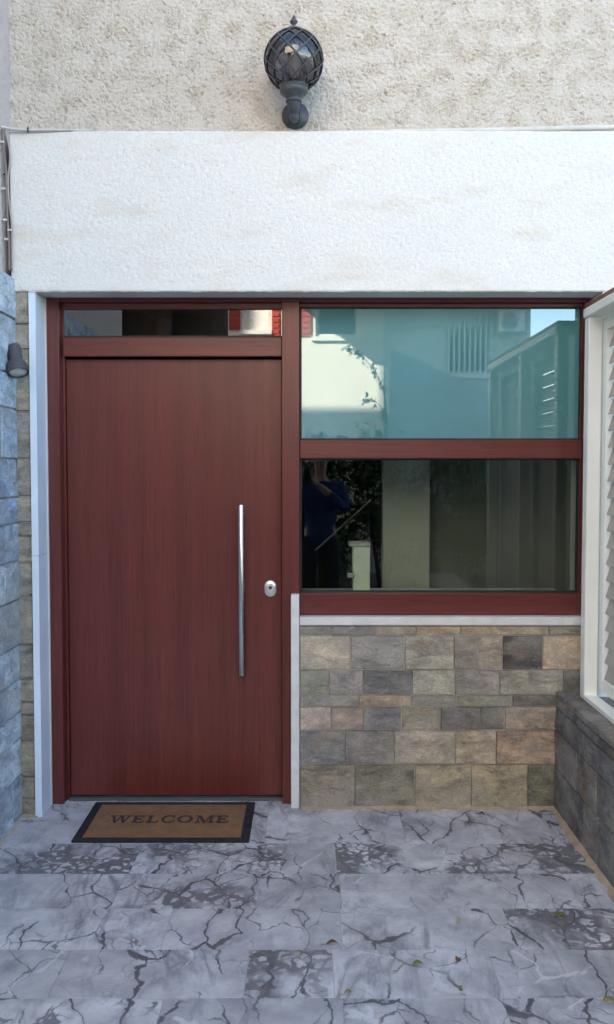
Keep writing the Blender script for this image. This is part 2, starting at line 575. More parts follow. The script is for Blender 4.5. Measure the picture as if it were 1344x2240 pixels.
class MB:
    def __init__(s):
        s.v, s.f = [], []

    def add(s, verts, faces):
        n = len(s.v)
        s.v += [tuple(p) for p in verts]
        s.f += [tuple(i + n for i in f) for f in faces]
        return s

    def box(s, x0, x1, y0, y1, z0, z1, bev=0.0):
        x0, x1 = min(x0, x1), max(x0, x1)
        y0, y1 = min(y0, y1), max(y0, y1)
        z0, z1 = min(z0, z1), max(z0, z1)
        b = min(bev, 0.3 * min(x1 - x0, y1 - y0, z1 - z0))
        if b <= 0:
            v = [(x, y, z) for x in (x0, x1) for y in (y0, y1) for z in (z0, z1)]
            f = [(0, 1, 3, 2), (4, 6, 7, 5), (0, 4, 5, 1), (2, 3, 7, 6), (0, 2, 6, 4), (1, 5, 7, 3)]
            return s.add(v, f)
        bm = bmesh.new()
        bmesh.ops.create_cube(bm, size=1)
        for q in bm.verts:
            q.co = Vector(((x0 + x1) / 2 + q.co.x * (x1 - x0), (y0 + y1) / 2 + q.co.y * (y1 - y0), (z0 + z1) / 2 + q.co.z * (z1 - z0)))
        bmesh.ops.bevel(bm, geom=bm.edges[:], offset=b, segments=1, affect='EDGES', profile=0.5)
        bm.verts.index_update()
        s.add([q.co[:] for q in bm.verts], [[q.index for q in fc.verts] for fc in bm.faces])
        bm.free()
        return s

    def prism(s, pts, axis, a, b):
        """polygon pts (2-D) pushed along an axis from a to b"""
        def put(p, t):
            return {'x': (t, p[0], p[1]), 'y': (p[0], t, p[1]), 'z': (p[0], p[1], t)}[axis]
        n = len(pts)
        v = [put(p, a) for p in pts] + [put(p, b) for p in pts]
        f = [tuple(range(n))[::-1], tuple(range(n, 2 * n))] + [(i, (i + 1) % n, n + (i + 1) % n, n + i) for i in range(n)]
        return s.add(v, f)

    def tube(s, pts, rad, seg=10, cap=True):
        pts = [Vector(p) for p in pts]
        rs = rad if isinstance(rad, (list, tuple)) else [rad] * len(pts)
        up = None
        rings = []
        for i, p in enumerate(pts):
            t = (pts[min(i + 1, len(pts) - 1)] - pts[max(i - 1, 0)]).normalized()
            if up is None:
                up = Vector((0, 0, 1)) if abs(t.z) < 0.9 else Vector((1, 0, 0))
            a = t.cross(up)
            a.normalize()
            up = a.cross(t).normalized()
            rings.append([p + (a * math.cos(k * 2 * math.pi / seg) + up * math.sin(k * 2 * math.pi / seg)) * rs[i] for k in range(seg)])
        v = [q for r in rings for q in r]
        f = []
        for i in range(len(rings) - 1):
            for k in range(seg):
                k2 = (k + 1) % seg
                f.append((i * seg + k, i * seg + k2, (i + 1) * seg + k2, (i + 1) * seg + k))
        if cap:
            f.append(tuple(range(seg))[::-1])
            f.append(tuple(range((len(rings) - 1) * seg, len(rings) * seg)))
        return s.add(v, f)

    def lathe(s, prof, centre, seg=24, axis=None):
        """profile [(r, h)] turned round an axis through centre"""
        axis = Vector(axis or (0, 0, 1)).normalized()
        a = axis.orthogonal().normalized()
        b = axis.cross(a)
        c = Vector(centre)
        v, f = [], []
        for r, h in prof:
            for k in range(seg):
                t = 2 * math.pi * k / seg
                v.append(c + axis * h + (a * math.cos(t) + b * math.sin(t)) * max(r, 1e-5))
        for i in range(len(prof) - 1):
            for k in range(seg):
                k2 = (k + 1) % seg
                f.append((i * seg + k, i * seg + k2, (i + 1) * seg + k2, (i + 1) * seg + k))
        f.append(tuple(range(seg))[::-1])
        f.append(tuple(range((len(prof) - 1) * seg, len(prof) * seg)))
        return s.add(v, f)

    def build(s, name, mat, parent=None, smooth=False, color=None):
        return build(name, s.v, s.f, mat, parent, smooth, color)


def auto_smooth(o, ang=40):
    me = o.data
    me.polygons.foreach_set('use_smooth', [True] * len(me.polygons))
    bm = bmesh.new()
    bm.from_mesh(me)
    for e in bm.edges:
        if len(e.link_faces) == 2 and e.calc_face_angle(0) > math.radians(ang):
            e.smooth = False
    bm.to_mesh(me)
    bm.free()
    return o


def box(name, x0, x1, y0, y1, z0, z1, mat, parent=None, bev=0.0):
    return MB().box(x0, x1, y0, y1, z0, z1, bev).build(name, mat, parent)


def stone(parent, quad, normal, depth, color, name='stone'):
    """a cleft stone: quad = 4 corners of its face (world), pushed back by depth; chamfered, slightly uneven"""
    n = Vector(normal)
    q = [Vector(p) for p in quad]
    c = sum(q, Vector()) / 4
    ch = 0.0035
    jit = [rnd.uniform(-0.003, 0.004) for _ in range(4)]
    j0 = rnd.uniform(0.0045, 0.009)
    front, rim, back = [], [], []
    for p, j in zip(q, jit):
        d = (c - p)
        e = Vector([math.copysign(min(abs(x), ch), x) for x in d])
        e -= n * e.dot(n)
        wob = Vector([rnd.uniform(-0.0012, 0.0012) for _ in range(3)])
        front.append(p + e + n * (j + j0) + wob)
        rim.append(p - n * 0.005 + wob)
        back.append(p - n * depth)
    v = front + rim + back + [c + n * (sum(jit) / 4 + j0 + rnd.uniform(0, 0.002))]
    f = []
    for i in range(4):
        k = (i + 1) % 4
        f += [(i, k, 12), (4 + i, 4 + k, k, i), (8 + i, 8 + k, 4 + k, 4 + i)]
    f.append((11, 10, 9, 8))
    return build(name, v, f, M['stone'], parent, False, color)


def srgb(r, g, b, k=1.0):
    def l(x):
        x = x / 255.0
        return k * (x / 12.92 if x < 0.04045 else ((x + 0.055) / 1.055) ** 2.4)
    return (l(r), l(g), l(b))


def field(nx, nz, dx, wl, seed, aniso=1.0):
    """band-limited random field, about unit variance, features wl metres across"""
    r = np.random.RandomState(seed)
    F = np.fft.rfft2(r.randn(nz, nx))
    kz = np.fft.fftfreq(nz, dx)[:, None] * aniso
    kx = np.fft.rfftfreq(nx, dx)[None, :]
    k = np.sqrt(kz ** 2 + kx ** 2)
    F *= np.exp(-((k - 1 / wl) / (0.45 / wl)) ** 2)
    a = np.fft.irfft2(F, s=(nz, nx))
    return a / a.std()


def stucco(name, x0, x1, z0, z1, yf, depth, mat, parent, amp, wl, seed, dx=0.0038, smooth_edge=0.03, pits=1.0):
    """trowelled stucco slab: relief is real geometry on the front face; depth = thickness behind"""
    nx = int((x1 - x0) / dx) + 1
    nz = int((z1 - z0) / dx) + 1
    a = field(nx, nz, dx, wl, seed, 0.8) * 0.6 + field(nx, nz, dx, wl * 1.9, seed + 5, 0.8) * 0.55 + field(nx, nz, dx, wl * 0.6, seed + 6) * 0.5
    b2 = field(nx, nz, dx, wl * 0.45, seed + 1)
    c2 = field(nx, nz, dx, wl * 9, seed + 2)
    d2 = field(nx, nz, dx, wl * 2.6, seed + 7)
    h = np.tanh(a * 0.9 + 0.3 * d2) * 0.42 + b2 * 0.26 + np.minimum(0, a + 0.7 * d2 + 0.75 + 0.5 * c2) * 0.85 * pits
    xs = np.linspace(x0, x1, nx)
    zs = np.linspace(z0, z1, nz)
    X, Z = np.meshgrid(xs, zs)
    ed = np.minimum(np.minimum(X - x0, x1 - X), np.minimum(Z - z0, z1 - Z))
    m = np.clip(ed / smooth_edge, 0.12, 1) * np.clip(0.75 + 0.3 * c2, 0.35, 1.25)
    Y = yf - h * amp * m
    rs_ = np.random.RandomState(seed + 9)
    wob = np.abs(np.convolve(rs_.randn(nx + 40), np.ones(9) / 9, 'same')[20:20 + nx]) * 0.004
    wob[0] = wob[-1] = 0
    Z[0, :] -= wob
    Z[-1, :] += wob[::-1]
    Y[0, :] = Y[-1, :] = yf + 0.006
    Y[:, 0] = Y[:, -1] = yf + 0.006
    V = np.stack([X, Y, Z], -1).reshape(-1, 3)
    idx = np.arange(nx * nz).reshape(nz, nx)
    Fq = np.stack([idx[:-1, :-1], idx[:-1, 1:], idx[1:, 1:], idx[1:, :-1]], -1).reshape(-1, 4)
    n0 = len(V)
    yb = yf + depth
    yc = yf + 0.006
    V = np.vstack([V, [(x, y, z) for y in (yc, yb) for (x, z) in ((x0, z0), (x1, z0), (x1, z1), (x0, z1))]])
    F = Fq.tolist() + [[n0 + 4, n0 + 7, n0 + 6, n0 + 5]]
    for i in range(4):
        k = (i + 1) % 4
        F.append([n0 + i, n0 + 4 + i, n0 + 4 + k, n0 + k])
    o = build(name, V, F, mat, parent)
    me = o.data
    fl = np.ones(len(me.polygons), dtype=bool)
    fl[-5:] = False
    me.polygons.foreach_set('use_smooth', fl)
    return o


# ================================================================== THE SETTING
FL = -0.0   # top of the floor tiles
XL = -1.285  # stone face of the wall on the left
g = MB().box(-60, 60, -90, 40, -0.6, -0.06).build('ground', M['paving'])
tag(g, kind='structure')
rd = MB().box(-60, 60, -7.3, -5.6, -0.058, -0.045).build('road', M['asphalt'])
tag(rd, kind='structure')

# ---- marble floor: screed bed with a tile for every slab
YR = [-0.0] + [P(672, y, Z=0).y for y in (1845, 1911, 1987, 2077, 2183)]
step = 0.272
while YR[-1] > -5.3:
    YR.append(YR[-1] - step)
floor = box('marble_floor', -1.30, 1.16, -5.6, 0.06, -0.059, -0.0022, M['grout'])
tag(floor, kind='structure')


def xj(px, py):
    return P(px, py, Z=0).x


known = {  # joints read off the photograph: row -> [(pixel x, pixel y)]
    0: [(583, 1810), (883, 1815)],
    1: [(297, 1880), (617, 1880), (735, 1880), (1105, 1880)],
    2: [(258, 1950), (566, 1950), (745, 1950), (1255, 1950)],
    3: [(366, 2030), (747, 2030), (1118, 2030)],
    4: [(130, 2130), (540, 2130), (730, 2130), (1085, 2130)],
    5: [(350, 2215), (752, 2215), (1110, 2215)],
}
breccia = {(1, 0): 0.62, (1, 1): 0.66, (1, 3): 0.72, (2, 1): 0.58, (3, 3): 0.60, (4, 0): 0.55, (4, 2): 0.66, (5, 1): 0.5, (1, 4): 0.7}
GAP = 0.0009
for r in range(len(YR) - 1):
    if r in known:
        xs = [xj(*p) for p in known[r]]
    else:
        xs, x = [], -1.285 + rnd.uniform(0.2, 0.6)
        while x < 1.05:
            xs.append(x)
            x += rnd.choice((0.3, 0.45, 0.6, 0.6, 0.75))
    xs = [-1.284] + xs + [1.142]
    for i in range(len(xs) - 1):
        dz = rnd.uniform(-0.0005, 0.0005)
        t = MB().box(xs[i] + GAP, xs[i + 1] - GAP, YR[r + 1] + GAP, YR[r] - GAP, -0.016, FL + dz, 0.0006).build('marble_tile', M['marble'], floor)
        t.color = (breccia.get((r, i), rnd.uniform(0.0, 0.42)), rnd.random(), rnd.random(), 1)


def fillet(name, pts, inner, mat, parent, h=0.012):
    """smeared mortar along the foot of a wall: ragged outer edge"""
    v, f = [], []
    for p, q in zip(pts, inner):
        v += [(p[0], p[1], h), (q[0], q[1], 0.0015), (p[0], p[1], -0.005), (q[0], q[1], -0.005)]
    for i in range(len(pts) - 1):
        a, b = 4 * i, 4 * (i + 1)
        f += [(a, b, b + 1, a + 1), (a + 1, b + 1, b + 3, a + 3), (a + 2, a + 3, b + 3, b + 2), (a, a + 2, b + 2, b)]
    f += [(0, 1, 3, 2), (len(v) - 4, len(v) - 2, len(v) - 1, len(v) - 3)]
    return build(name, v, f, mat, parent)


n = 60
yy = [-0.13 - i * (3.0 / n) for i in range(n + 1)]
fillet('mortar_fillet', [(1.140, y) for y in yy], [(1.140 - 0.022 - rnd.uniform(0, 0.022), y) for y in yy], M['tan_mortar'], floor)
n = 44
xx = [-0.03 + i * (1.165 / n) for i in range(n + 1)]
fillet('mortar_fillet', [(x, -0.118) for x in xx], [(x, -0.118 - 0.012 - rnd.uniform(0, 0.018)) for x in xx], M['tan_mortar'], floor)
fillet('mortar_fillet', [(-1.287 + i * 0.010, -0.205) for i in range(9)], [(-1.287 + i * 0.010, -0.235 - rnd.uniform(0, 0.02)) for i in range(9)], M['tan_mortar'], floor)
n = 30
yy = [-0.24 - i * (1.6 / n) for i in range(n + 1)]
fillet('mortar_fillet', [(-1.284, y) for y in yy], [(-1.284 + 0.008 + rnd.uniform(0, 0.016), y) for y in yy], M['mortar'], floor)

# ================================================================== THE HOUSE
house = thing('house', (0, 0, 0), 'white and beige stucco house front with mahogany entrance door and wide window', 'house')

BF, UF = -0.23, -0.12      # front of the white beam, front of the beige wall above it
stucco('upper_wall', -1.50, 1.70, 2.98, 3.95, UF, 0.16, M['plaster_beige'], house, 0.0064, 0.0140, 11, dx=0.0032, pits=0.6)['label'] = 'rough beige stucco wall above the white beam'
stucco('beam', -1.292, 1.75, 2.333, 3.02, BF, 0.10, M['plaster_white'], house, 0.0019, 0.0150, 23, smooth_edge=0.06, pits=0.6)['label'] = 'white stucco beam over the door and window'
box('beam_core', -1.292, 1.75, BF + 0.101, 0.30, 2.336, 3.017, M['plaster_white'], house)
stucco('right_pier', 1.293, 1.75, -0.05, 2.331, BF, 0.45, M['plaster_white'], house, 0.0021, 0.024, 29, dx=0.008, pits=0.6)
# body of the house, three storeys, set back; unseen heights shaped to bound the mirrored sun patch
box('left_block', -9.15, -1.50, 0.04, 8, -0.05, 8.54, M['plaster_beige'], house)
MB().box(-13.5, -9.151, 0.04, 0.34, -0.05, 11.2).build('left_shade_wall', M['plaster_beige'], house)  # unseen thin wall, added to keep the sun off the timber house
box('upper_storey', -1.499, 5.0, 0.045, 8, 3.02, 10.5, M['plaster_beige'], house)
box('roof_shade_block', -6.89, -1.501, 0.05, 8, 8.545, 10.5, M['plaster_beige'], house)  # unseen block, added to cast the upright shadow edge across the street
box('right_block', 1.752, 5.0, 0.045, 8, -0.05, 3.018, M['plaster_beige'], house)
box('parapet_wall', -1.498, 4.99, UF + 0.002, 0.043, 3.952, 10.4, M['plaster_beige'], house)

# ---- left door jamb in white marble, with the narrow strip of stones beside it
jl = MB()
jz = P(80, 1216, Y=BF).z
for za, zb in ((0.0, jz - 0.0008), (jz + 0.0008, 2.3325)):
    jl.prism([(-1.217, BF + 0.002), (-1.187, BF + 0.002), (-1.189, 0.02), (-1.217, 0.02)], 'z', za, zb)
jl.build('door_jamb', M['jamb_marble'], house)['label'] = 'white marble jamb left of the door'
box('jamb_bead', -1.1868, -1.1838, -0.088, -0.071, 0.0, 2.332, M['white_frame'], house)
sw = box('stone_strip', -1.30, -1.2175, -0.2075, 0.02, -0.05, 2.395, M['mortar'], house)
sw['label'] = 'narrow strip of tan stones left of the door jamb'
js = [612, 710, 765, 820, 900, 1003, 1086, 1143, 1172, 1230, 1303, 1408, 1485, 1535, 1562, 1618, 1697, 1745, 1788]
zs = [P(45, y, Y=-0.212).z for y in js]
zs[0], zs[-1] = 2.396, 0.002
cols = [(150, 140, 118), (142, 134, 118), (150, 140, 112), (148, 140, 115), (128, 126, 122), (138, 130, 118), (152, 142, 118), (136, 130, 118),
        (144, 136, 118), (136, 134, 122), (142, 136, 118), (124, 122, 118), (156, 144, 120), (150, 128, 112), (128, 112, 92), (142, 132, 104), (134, 124, 98), (140, 120, 98)]
for i in range(len(zs) - 1):
    a, b = zs[i + 1] + 0.002, zs[i] - 0.002
    stone(sw, [(-1.284, -0.212, a), (-1.2185, -0.212, a), (-1.2185, -0.212, b), (-1.284, -0.212, b)], (0, -1, 0), 0.02, srgb(*cols[i], k=1.0))

# ---- stone wall under the window
pw = box('window_wall', -0.034, 1.30, -0.1140, 0.05, -0.05, 0.846, M['mortar'], house)
pw['label'] = 'wall of mixed slate and sandstone blocks under the window'
rows_y = [1365, 1390, 1465, 1520, 1545, 1597, 1671, 1768]
rz = [P(960, y, Y=-0.115).z for y in rows_y]
rz[0], rz[-1] = 0.845, 0.002
xz = lambda z: P(620 + z / 1.856, 1500, Y=-0.115).x
layout = [
    ([60, 195, 377, 537, 717, 1075, 1235], [(116, 112, 106), (96, 92, 90), (132, 118, 92), (146, 118, 92), (128, 110, 84), (112, 104, 86)]),
    ([60, 272, 492, 692, 790, 888, 1050, 1235], [(160, 145, 118), (120, 117, 113), (138, 130, 114), (112, 100, 90), (138, 122, 102), (66, 62, 60), (166, 134, 92)]),
    ([60, 185, 325, 522, 697, 877, 1135, 1235], [(112, 114, 96), (122, 115, 110), (84, 82, 82), (142, 138, 120), (118, 110, 104), (132, 122, 106), (104, 94, 82)]),
    ([60, 308, 520, 705, 930, 1140], [(114, 110, 102), (134, 112, 84), (110, 106, 98), (112, 110, 92), (66, 60, 62)]),
    ([60, 195, 325, 480, 640, 800, 900, 1140], [(152, 132, 118), (132, 108, 94), (104, 101, 100), (122, 114, 98), (90, 86, 86), (84, 84, 76), (138, 116, 92)]),
    ([60, 250, 450, 700, 865, 1140], [(98, 97, 97), (104, 98, 94), (140, 126, 108), (146, 126, 98), (140, 110, 80)]),
    ([60, 293, 535, 765, 995, 1140], [(112, 102, 86), (100, 96, 76), (128, 116, 88), (132, 118, 88), (92, 88, 70)]),
]
for r, (js, cs) in enumerate(layout):
    for i, c in enumerate(cs):
        x0, x1 = xz(js[i]) + 0.0007, xz(js[i + 1]) - 0.0007
        x0 = max(x0, -0.032)
        a, b = rz[r + 1] + 0.0016, rz[r] - 0.0016
        stone(pw, [(x0, -0.115, a), (x1, -0.115, a), (x1, -0.115, b), (x0, -0.115, b)], (0, -1, 0), 0.02, srgb(*c, k=1.5))
box('window_sill', -0.033, 1.30, -0.128, 0.02, 0.8465, 0.884, M['sill'], house, 0.003)
tr = MB().box(-0.0735, -0.0355, -0.125, -0.02, 0.0, 0.985, 0.003).build('corner_trim', M['alu'], house)
tr['label'] = 'pale vertical edge strip between door and stone wall'

# ---- door frame and transom
WV, WH = M['wood_v'], M['wood_h']
fr = thing('door_frame', (-0.6, 0, 0), 'mahogany frame around the entrance door with a fixed glass light on top', parent=house)
box('left_post', -1.1865, -1.130, -0.070, 0.05, 0.0, 2.338, WV, fr, 0.002)
box('door_stop', -1.1295, -1.118, -0.012, 0.05, 0.0, 2.318, WV, fr, 0.001)
box('mid_post', -0.1145, -0.0345, -0.070, 0.05, 0.0, 2.316, WV, fr, 0.002)
box('head_rail', -1.1295, -0.0345, -0.070, 0.05, 2.317, 2.338, WH, fr, 0.002)
box('glazing_bead', -1.1175, -0.115, -0.034, 0.0, 2.291, 2.3165, WH, fr, 0.001)
box('transom_rail', -1.1175, -0.115, -0.045, 0.05, 2.0735, 2.1615, WH, fr, 0.003)
box('glazing_bead', -1.1175, -0.115, -0.030, 0.0, 2.162, 2.170, M['gasket'], fr)
box('transom_pane', -1.1175, -0.115, -0.018, -0.012, 2.171, 2.290, M['glass_transom'], fr)
box('threshold', -1.1175, -0.115, -0.030, 0.05, 0.0, 0.012, M['threshold'], fr, 0.002)

door = thing('entrance_door', (-0.6165, 0, 0.012), 'flush mahogany entrance door with long steel bar handle', parent=house)
box('door_leaf', -1.1165, -0.1165, 0.0, 0.055, 0.016, 2.066, WV, door, 0.003)
hb = MB()
hx, hy = -0.303, -0.062
hb.lathe([(0.0135, 0.0), (0.0150, 0.002), (0.0150, 0.790), (0.0135, 0.792)], (hx, hy, 0.602), 20)
for z in (0.72, 1.28):
    hb.tube([(hx, hy, z), (hx, -0.0005, z)], 0.009, 12)
auto_smooth(hb.build('pull_handle', M['steel'], door))['label'] = 'long brushed steel bar handle'
lk = MB()
cx, cz = -0.171, 1.0
prof = []
for k in range(40):
    t = 2 * math.pi * k / 40
    dx, dz = math.cos(t) * 0.028, math.sin(t) * 0.028
    prof.append((cx + dx, cz + dz + (0.010 if math.sin(t) >= 0 else -0.010)))
c0 = (cx, cz)
nn = len(prof)
v = [(p[0], -0.0005, p[1]) for p in prof] + [(p[0], -0.009, p[1]) for p in prof] + [(cx + (p[0] - cx) * 0.86, -0.0125, cz + (p[1] - cz) * 0.88) for p in prof]
f = [(i, (i + 1) % nn, nn + (i + 1) % nn, nn + i) for i in range(nn)] + [(nn + i, nn + (i + 1) % nn, 2 * nn + (i + 1) % nn, 2 * nn + i) for i in range(nn)] + [tuple(range(2 * nn, 3 * nn))]
lk.add(v, f)
auto_smooth(lk.build('lock_plate', M['lock'], door))
auto_smooth(MB().lathe([(0.0215, 0), (0.0215, 0.002), (0.019, 0.0045), (0.009, 0.005)], (cx, -0.0125, cz + 0.002), 28, (0, -1, 0)).build('lock_ring', M['lock'], door))
auto_smooth(MB().lathe([(0.0085, 0), (0.0085, 0.003), (0.006, 0.0036)], (cx, -0.0174, cz + 0.006), 20, (0, -1, 0)).build('lock_cylinder', M['dark_metal'], door))

# ---- window
wf = thing('window', (0.62, 0, 0.885), 'wide two-pane window in a mahogany frame', parent=house)
WR = 1.2835
box('head_rail', -0.0340, 1.2660, -0.068, 0.05, 2.3165, 2.338, WH, wf, 0.002)
box('right_post', 1.2665, WR, -0.066, 0.05, 0.886, 2.338, WV, wf, 0.002)
box('glazing_bead', -0.0335, 1.2655, -0.030, 0.0, 2.300, 2.3160, WH, wf, 0.001)
box('glazing_bead', 1.2585, 1.2660, -0.036, 0.0, 0.986, 2.300, WV, wf, 0.001)
box('middle_rail', -0.0335, 1.2660, -0.052, 0.05, 1.606, 1.693, WH, wf, 0.003)
box('bottom_rail', -0.0335, 1.2660, -0.072, 0.05, 0.886, 0.985, WH, wf, 0.003)
for a, b in ((1.6935, 1.700), (2.294, 2.2995), (0.9855, 0.992), (1.599, 1.6055)):
    box('gasket', -0.0335, 1.2585, -0.026, 0.0, a, b, M['gasket'], wf)
for za, zb in ((1.700, 2.294), (0.992, 1.599)):
    box('gasket', -0.0335, -0.0245, -0.026, 0.0, za, zb, M['gasket'], wf)
    box('gasket', 1.2535, 1.2585, -0.026, 0.0, za, zb, M['gasket'], wf)
box('upper_pane', -0.0245, 1.2535, -0.018, -0.012, 1.700, 2.294, M['glass_solar'], wf)['label'] = 'teal reflecting upper pane'
box('lower_pane', -0.0245, 1.2535, -0.018, -0.012, 0.992, 1.599, M['glass_clear'], wf)['label'] = 'clear lower pane'

# ---- the room behind the window
rm = thing('room', (0.6, 1.6, 0), parent=house)
box('room_floor', -1.48, 1.74, 0.06, 4.0, -0.04, 0.0, M['room_floor'], rm)
box('room_back_wall', -1.48, 1.74, 3.9, 4.0, 0.001, 2.95, M['room_dark'], rm)
box('room_side_wall', -1.49, -1.40, 0.06, 3.9, 0.001, 2.95, M['room_dark'], rm)
box('room_side_wall', 1.66, 1.74, 0.23, 3.9, 0.001, 2.95, M['room_white'], rm)
box('room_ceiling', -1.40, 1.66, 0.31, 3.9, 2.90, 2.95, M['room_white'], rm)
box('partition', P(838, 1150, Y=0.42).x, P(940, 1150, Y=0.42).x, 0.42, 0.52, 0.001, 2.899, M['room_grey'], rm)
box('curtain', P(932, 1150, Y=0.56).x, 1.655, 0.56, 0.58, 0.001, 2.899, M['room_drape'], rm)
box('inner_sill', -0.03, 1.25, 0.055, 0.36, 0.925, 0.955, M['white_marble'], rm, 0.003)

# ================================================================== WALL ON THE LEFT
lw = thing('side_wall', (-1.45, -1.2, 0), 'side wall on the left clad in grey stone tinted with blue skylight below and stucco above', 'wall')
box('masonry_core', -1.62, -1.290, -2.35, -0.2070, -0.05, 2.392, M['mortar'], lw)
# upper part in stucco (relief facing +X): build flat and turn the coordinates
st = stucco('stucco_wall', 0.0, 2.35, 2.40, 5.0, 0.0, 0.30, M['plaster_side'], lw, 0.0042, 0.022, 41, dx=0.009)
me = st.data
co = np.empty(len(me.vertices) * 3)
me.vertices.foreach_get('co', co)
co = co.reshape(-1, 3) + np.array(WO[st.name])
new = np.stack([-1.318 - co[:, 1], co[:, 0] - 2.35, co[:, 2]], -1)
o0 = np.array([-1.45, -1.2, 2.40])
me.vertices.foreach_set('co', (new - o0).ravel())
me.update()
st.location = Vector(o0) - WO[lw.name]
WO[st.name] = Vector(o0)
lj = [2.392] + [P(38, y, X=XL).z for y in (703, 822, 897, 1004, 1087, 1143, 1225, 1310, 1410, 1487, 1560, 1618, 1700)] + [0.002]
for r in range(len(lj) - 1):
    y = -0.2135
    first = True
    while y > -2.34:
        ln = rnd.choice((0.12, 0.2, 0.3, 0.42)) if first else rnd.choice((0.3, 0.4, 0.5))
        first = False
        y2 = max(y - ln, -2.345)
        if y2 < -2.25:
            y2 = -2.345
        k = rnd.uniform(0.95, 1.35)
        base = rnd.choice([(150, 172, 192), (140, 166, 190), (160, 178, 192), (122, 152, 184)])  # grey stone; blue skylight and its brightness are put into these tones
        a, b = lj[r + 1] + 0.002, lj[r] - 0.002
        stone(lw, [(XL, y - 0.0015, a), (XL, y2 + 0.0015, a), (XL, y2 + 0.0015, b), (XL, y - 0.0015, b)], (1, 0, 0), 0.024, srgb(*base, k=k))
        y = y2

# ================================================================== LOW WALL AND LOUVRED SCREEN ON THE RIGHT
XR = 1.142
LZ = 0.545
rw = thing('low_wall', (1.27, -2.4, 0), 'low wall clad in dark slate under the louvred screen', 'wall')
box('masonry_core', XR + 0.0045, 1.45, -4.75, -0.1165, -0.05, LZ - 0.03, M['mortar'], rw)
cz = [LZ - 0.03, 0.475, 0.372, 0.196, 0.002]
dark = [(104, 98, 100), (92, 88, 92), (112, 104, 102), (98, 96, 98), (120, 108, 100), (84, 80, 84)]
for r in range(4):
    y = -0.1175 - (0.0 if r else 0.0)
    first = True
    while y > -4.74:
        ln = rnd.choice((0.08, 0.13, 0.19)) if first else rnd.choice((0.18, 0.26, 0.34, 0.42))
        first = False
        y2 = max(y - ln, -4.745)
        if y2 < -4.65:
            y2 = -4.745
        a, b = cz[r + 1] + 0.002, cz[r] - 0.002
        stone(rw, [(XR, y2 + 0.0015, a), (XR, y - 0.0015, a), (XR, y - 0.0015, b), (XR, y2 + 0.0015, b)], (-1, 0, 0), 0.02, srgb(*rnd.choice(dark), k=rnd.uniform(0.75, 1.05)))
        y = y2
y = -0.1165
while y > -4.7:
    y2 = max(y - 0.62, -4.75)
    cp = MB().box(XR - 0.004, 1.45, y2 + 0.001, y - 0.001, LZ - 0.030, LZ, 0.004).build('coping_stone', M['stone'], rw)
    cp.color = (*srgb(112, 100, 92, k=0.9), 1)
    y = y2

sc = thing('louvre_screen', (1.27, -1.1, LZ), 'cream metal screen with taupe louvre slats standing on the low slate wall', 'screen')
PX0, PX1 = 1.2140, 1.2720
SZ0, SZ1 = LZ, 2.214
py_ = [(-0.292, -0.2325), (-1.05, -0.99), (-1.93, -1.87)]
for a, b in py_:
    box('post', PX0, PX1, a, b, SZ0 + 0.001, SZ1, M['cream'], sc, 0.003)
for (a0, b0), (a1, b1) in zip(py_[:-1], py_[1:]):
    ya, yb = b1 + 0.0005, a0 - 0.0005
    box('bottom_rail', PX0, PX1, ya, yb, SZ0 + 0.001, SZ0 + 0.022, M['cream'], sc, 0.002)
    xs0, xs1 = 1.2800, 1.3310
    box('stile', xs0, xs1, yb - 0.036, yb + 0.012, SZ0 + 0.045, SZ1 - 0.012, M['cream'], sc, 0.003)
    box('stile', xs0, xs1, ya - 0.012, ya + 0.036, SZ0 + 0.045, SZ1 - 0.012, M['cream'], sc, 0.003)
    box('lower_rail', xs0, xs1, ya + 0.0365, yb - 0.0365, SZ0 + 0.045, SZ0 + 0.10, M['cream'], sc, 0.003)
    box('upper_rail', xs0, xs1, ya + 0.0365, yb - 0.0365, SZ1 - 0.06, SZ1 - 0.012, M['cream'], sc, 0.003)
    z = SZ0 + 0.105
    proto = None
    while z < SZ1 - 0.13:
        if proto is None:
            m = MB()
            t = 0.006
            m.prism([(1.2900, z), (1.2902, z - 0.004), (1.2950, z - 0.003), (1.3170, z + 0.067), (1.3125, z + 0.070)], 'y', ya + 0.037, yb - 0.037)
            proto = m.build('louvre_slat', M['slat'], sc)
            z00, l0 = z, proto.location.copy()
        else:
            o = proto.copy()
            COL.objects.link(o)
            o.location = l0 + Vector((0, 0, z - z00))
        z += 0.0715
box('cap_rail', PX0 - 0.008, 1.338, -1.94, -0.2325, SZ1 + 0.0005, SZ1 + 0.040, M['cream'], sc, 0.003)
box('cap_strip', PX0 - 0.002, 1.342, -1.945, -0.2320, SZ1 + 0.0405, SZ1 + 0.062, M['maroon'], sc, 0.002)

# ================================================================== THINGS ON THE FRONT
# ---- globe wall lantern
GX, GY, GZ, GR = -0.056, -0.305, 3.285, 0.122
lamp = thing('wall_lantern', (GX, UF, 3.02), 'black wall lantern with smoked glass globe in a diamond lattice', 'lantern')
LM = M['lamp_metal']
auto_smooth(MB().lathe([(0.060, 0), (0.060, 0.008), (0.050, 0.018), (0.030, 0.026), (0.022, 0.040)], (GX + 0.004, UF + 0.004, 3.126), 28, (0, -1, 0)).build('back_plate', LM, lamp))
arm = [(GX + 0.004, UF - 0.03, 3.118), (GX + 0.003, -0.175, 3.098), (GX + 0.002, -0.215, 3.078), (GX, -0.255, 3.070), (GX, -0.288, 3.078), (GX, -0.303, 3.100), (GX, GY, 3.135)]
auto_smooth(MB().tube(arm, [0.016, 0.017, 0.018, 0.019, 0.021, 0.025, 0.034], 14).build('arm', LM, lamp))
auto_smooth(MB().lathe([(0.005, -0.010), (0.010, -0.006), (0.015, 0.0), (0.018, 0.010), (0.018, 0.016)], (GX, -0.285, 3.056), 18).build('arm_boss', LM, lamp))
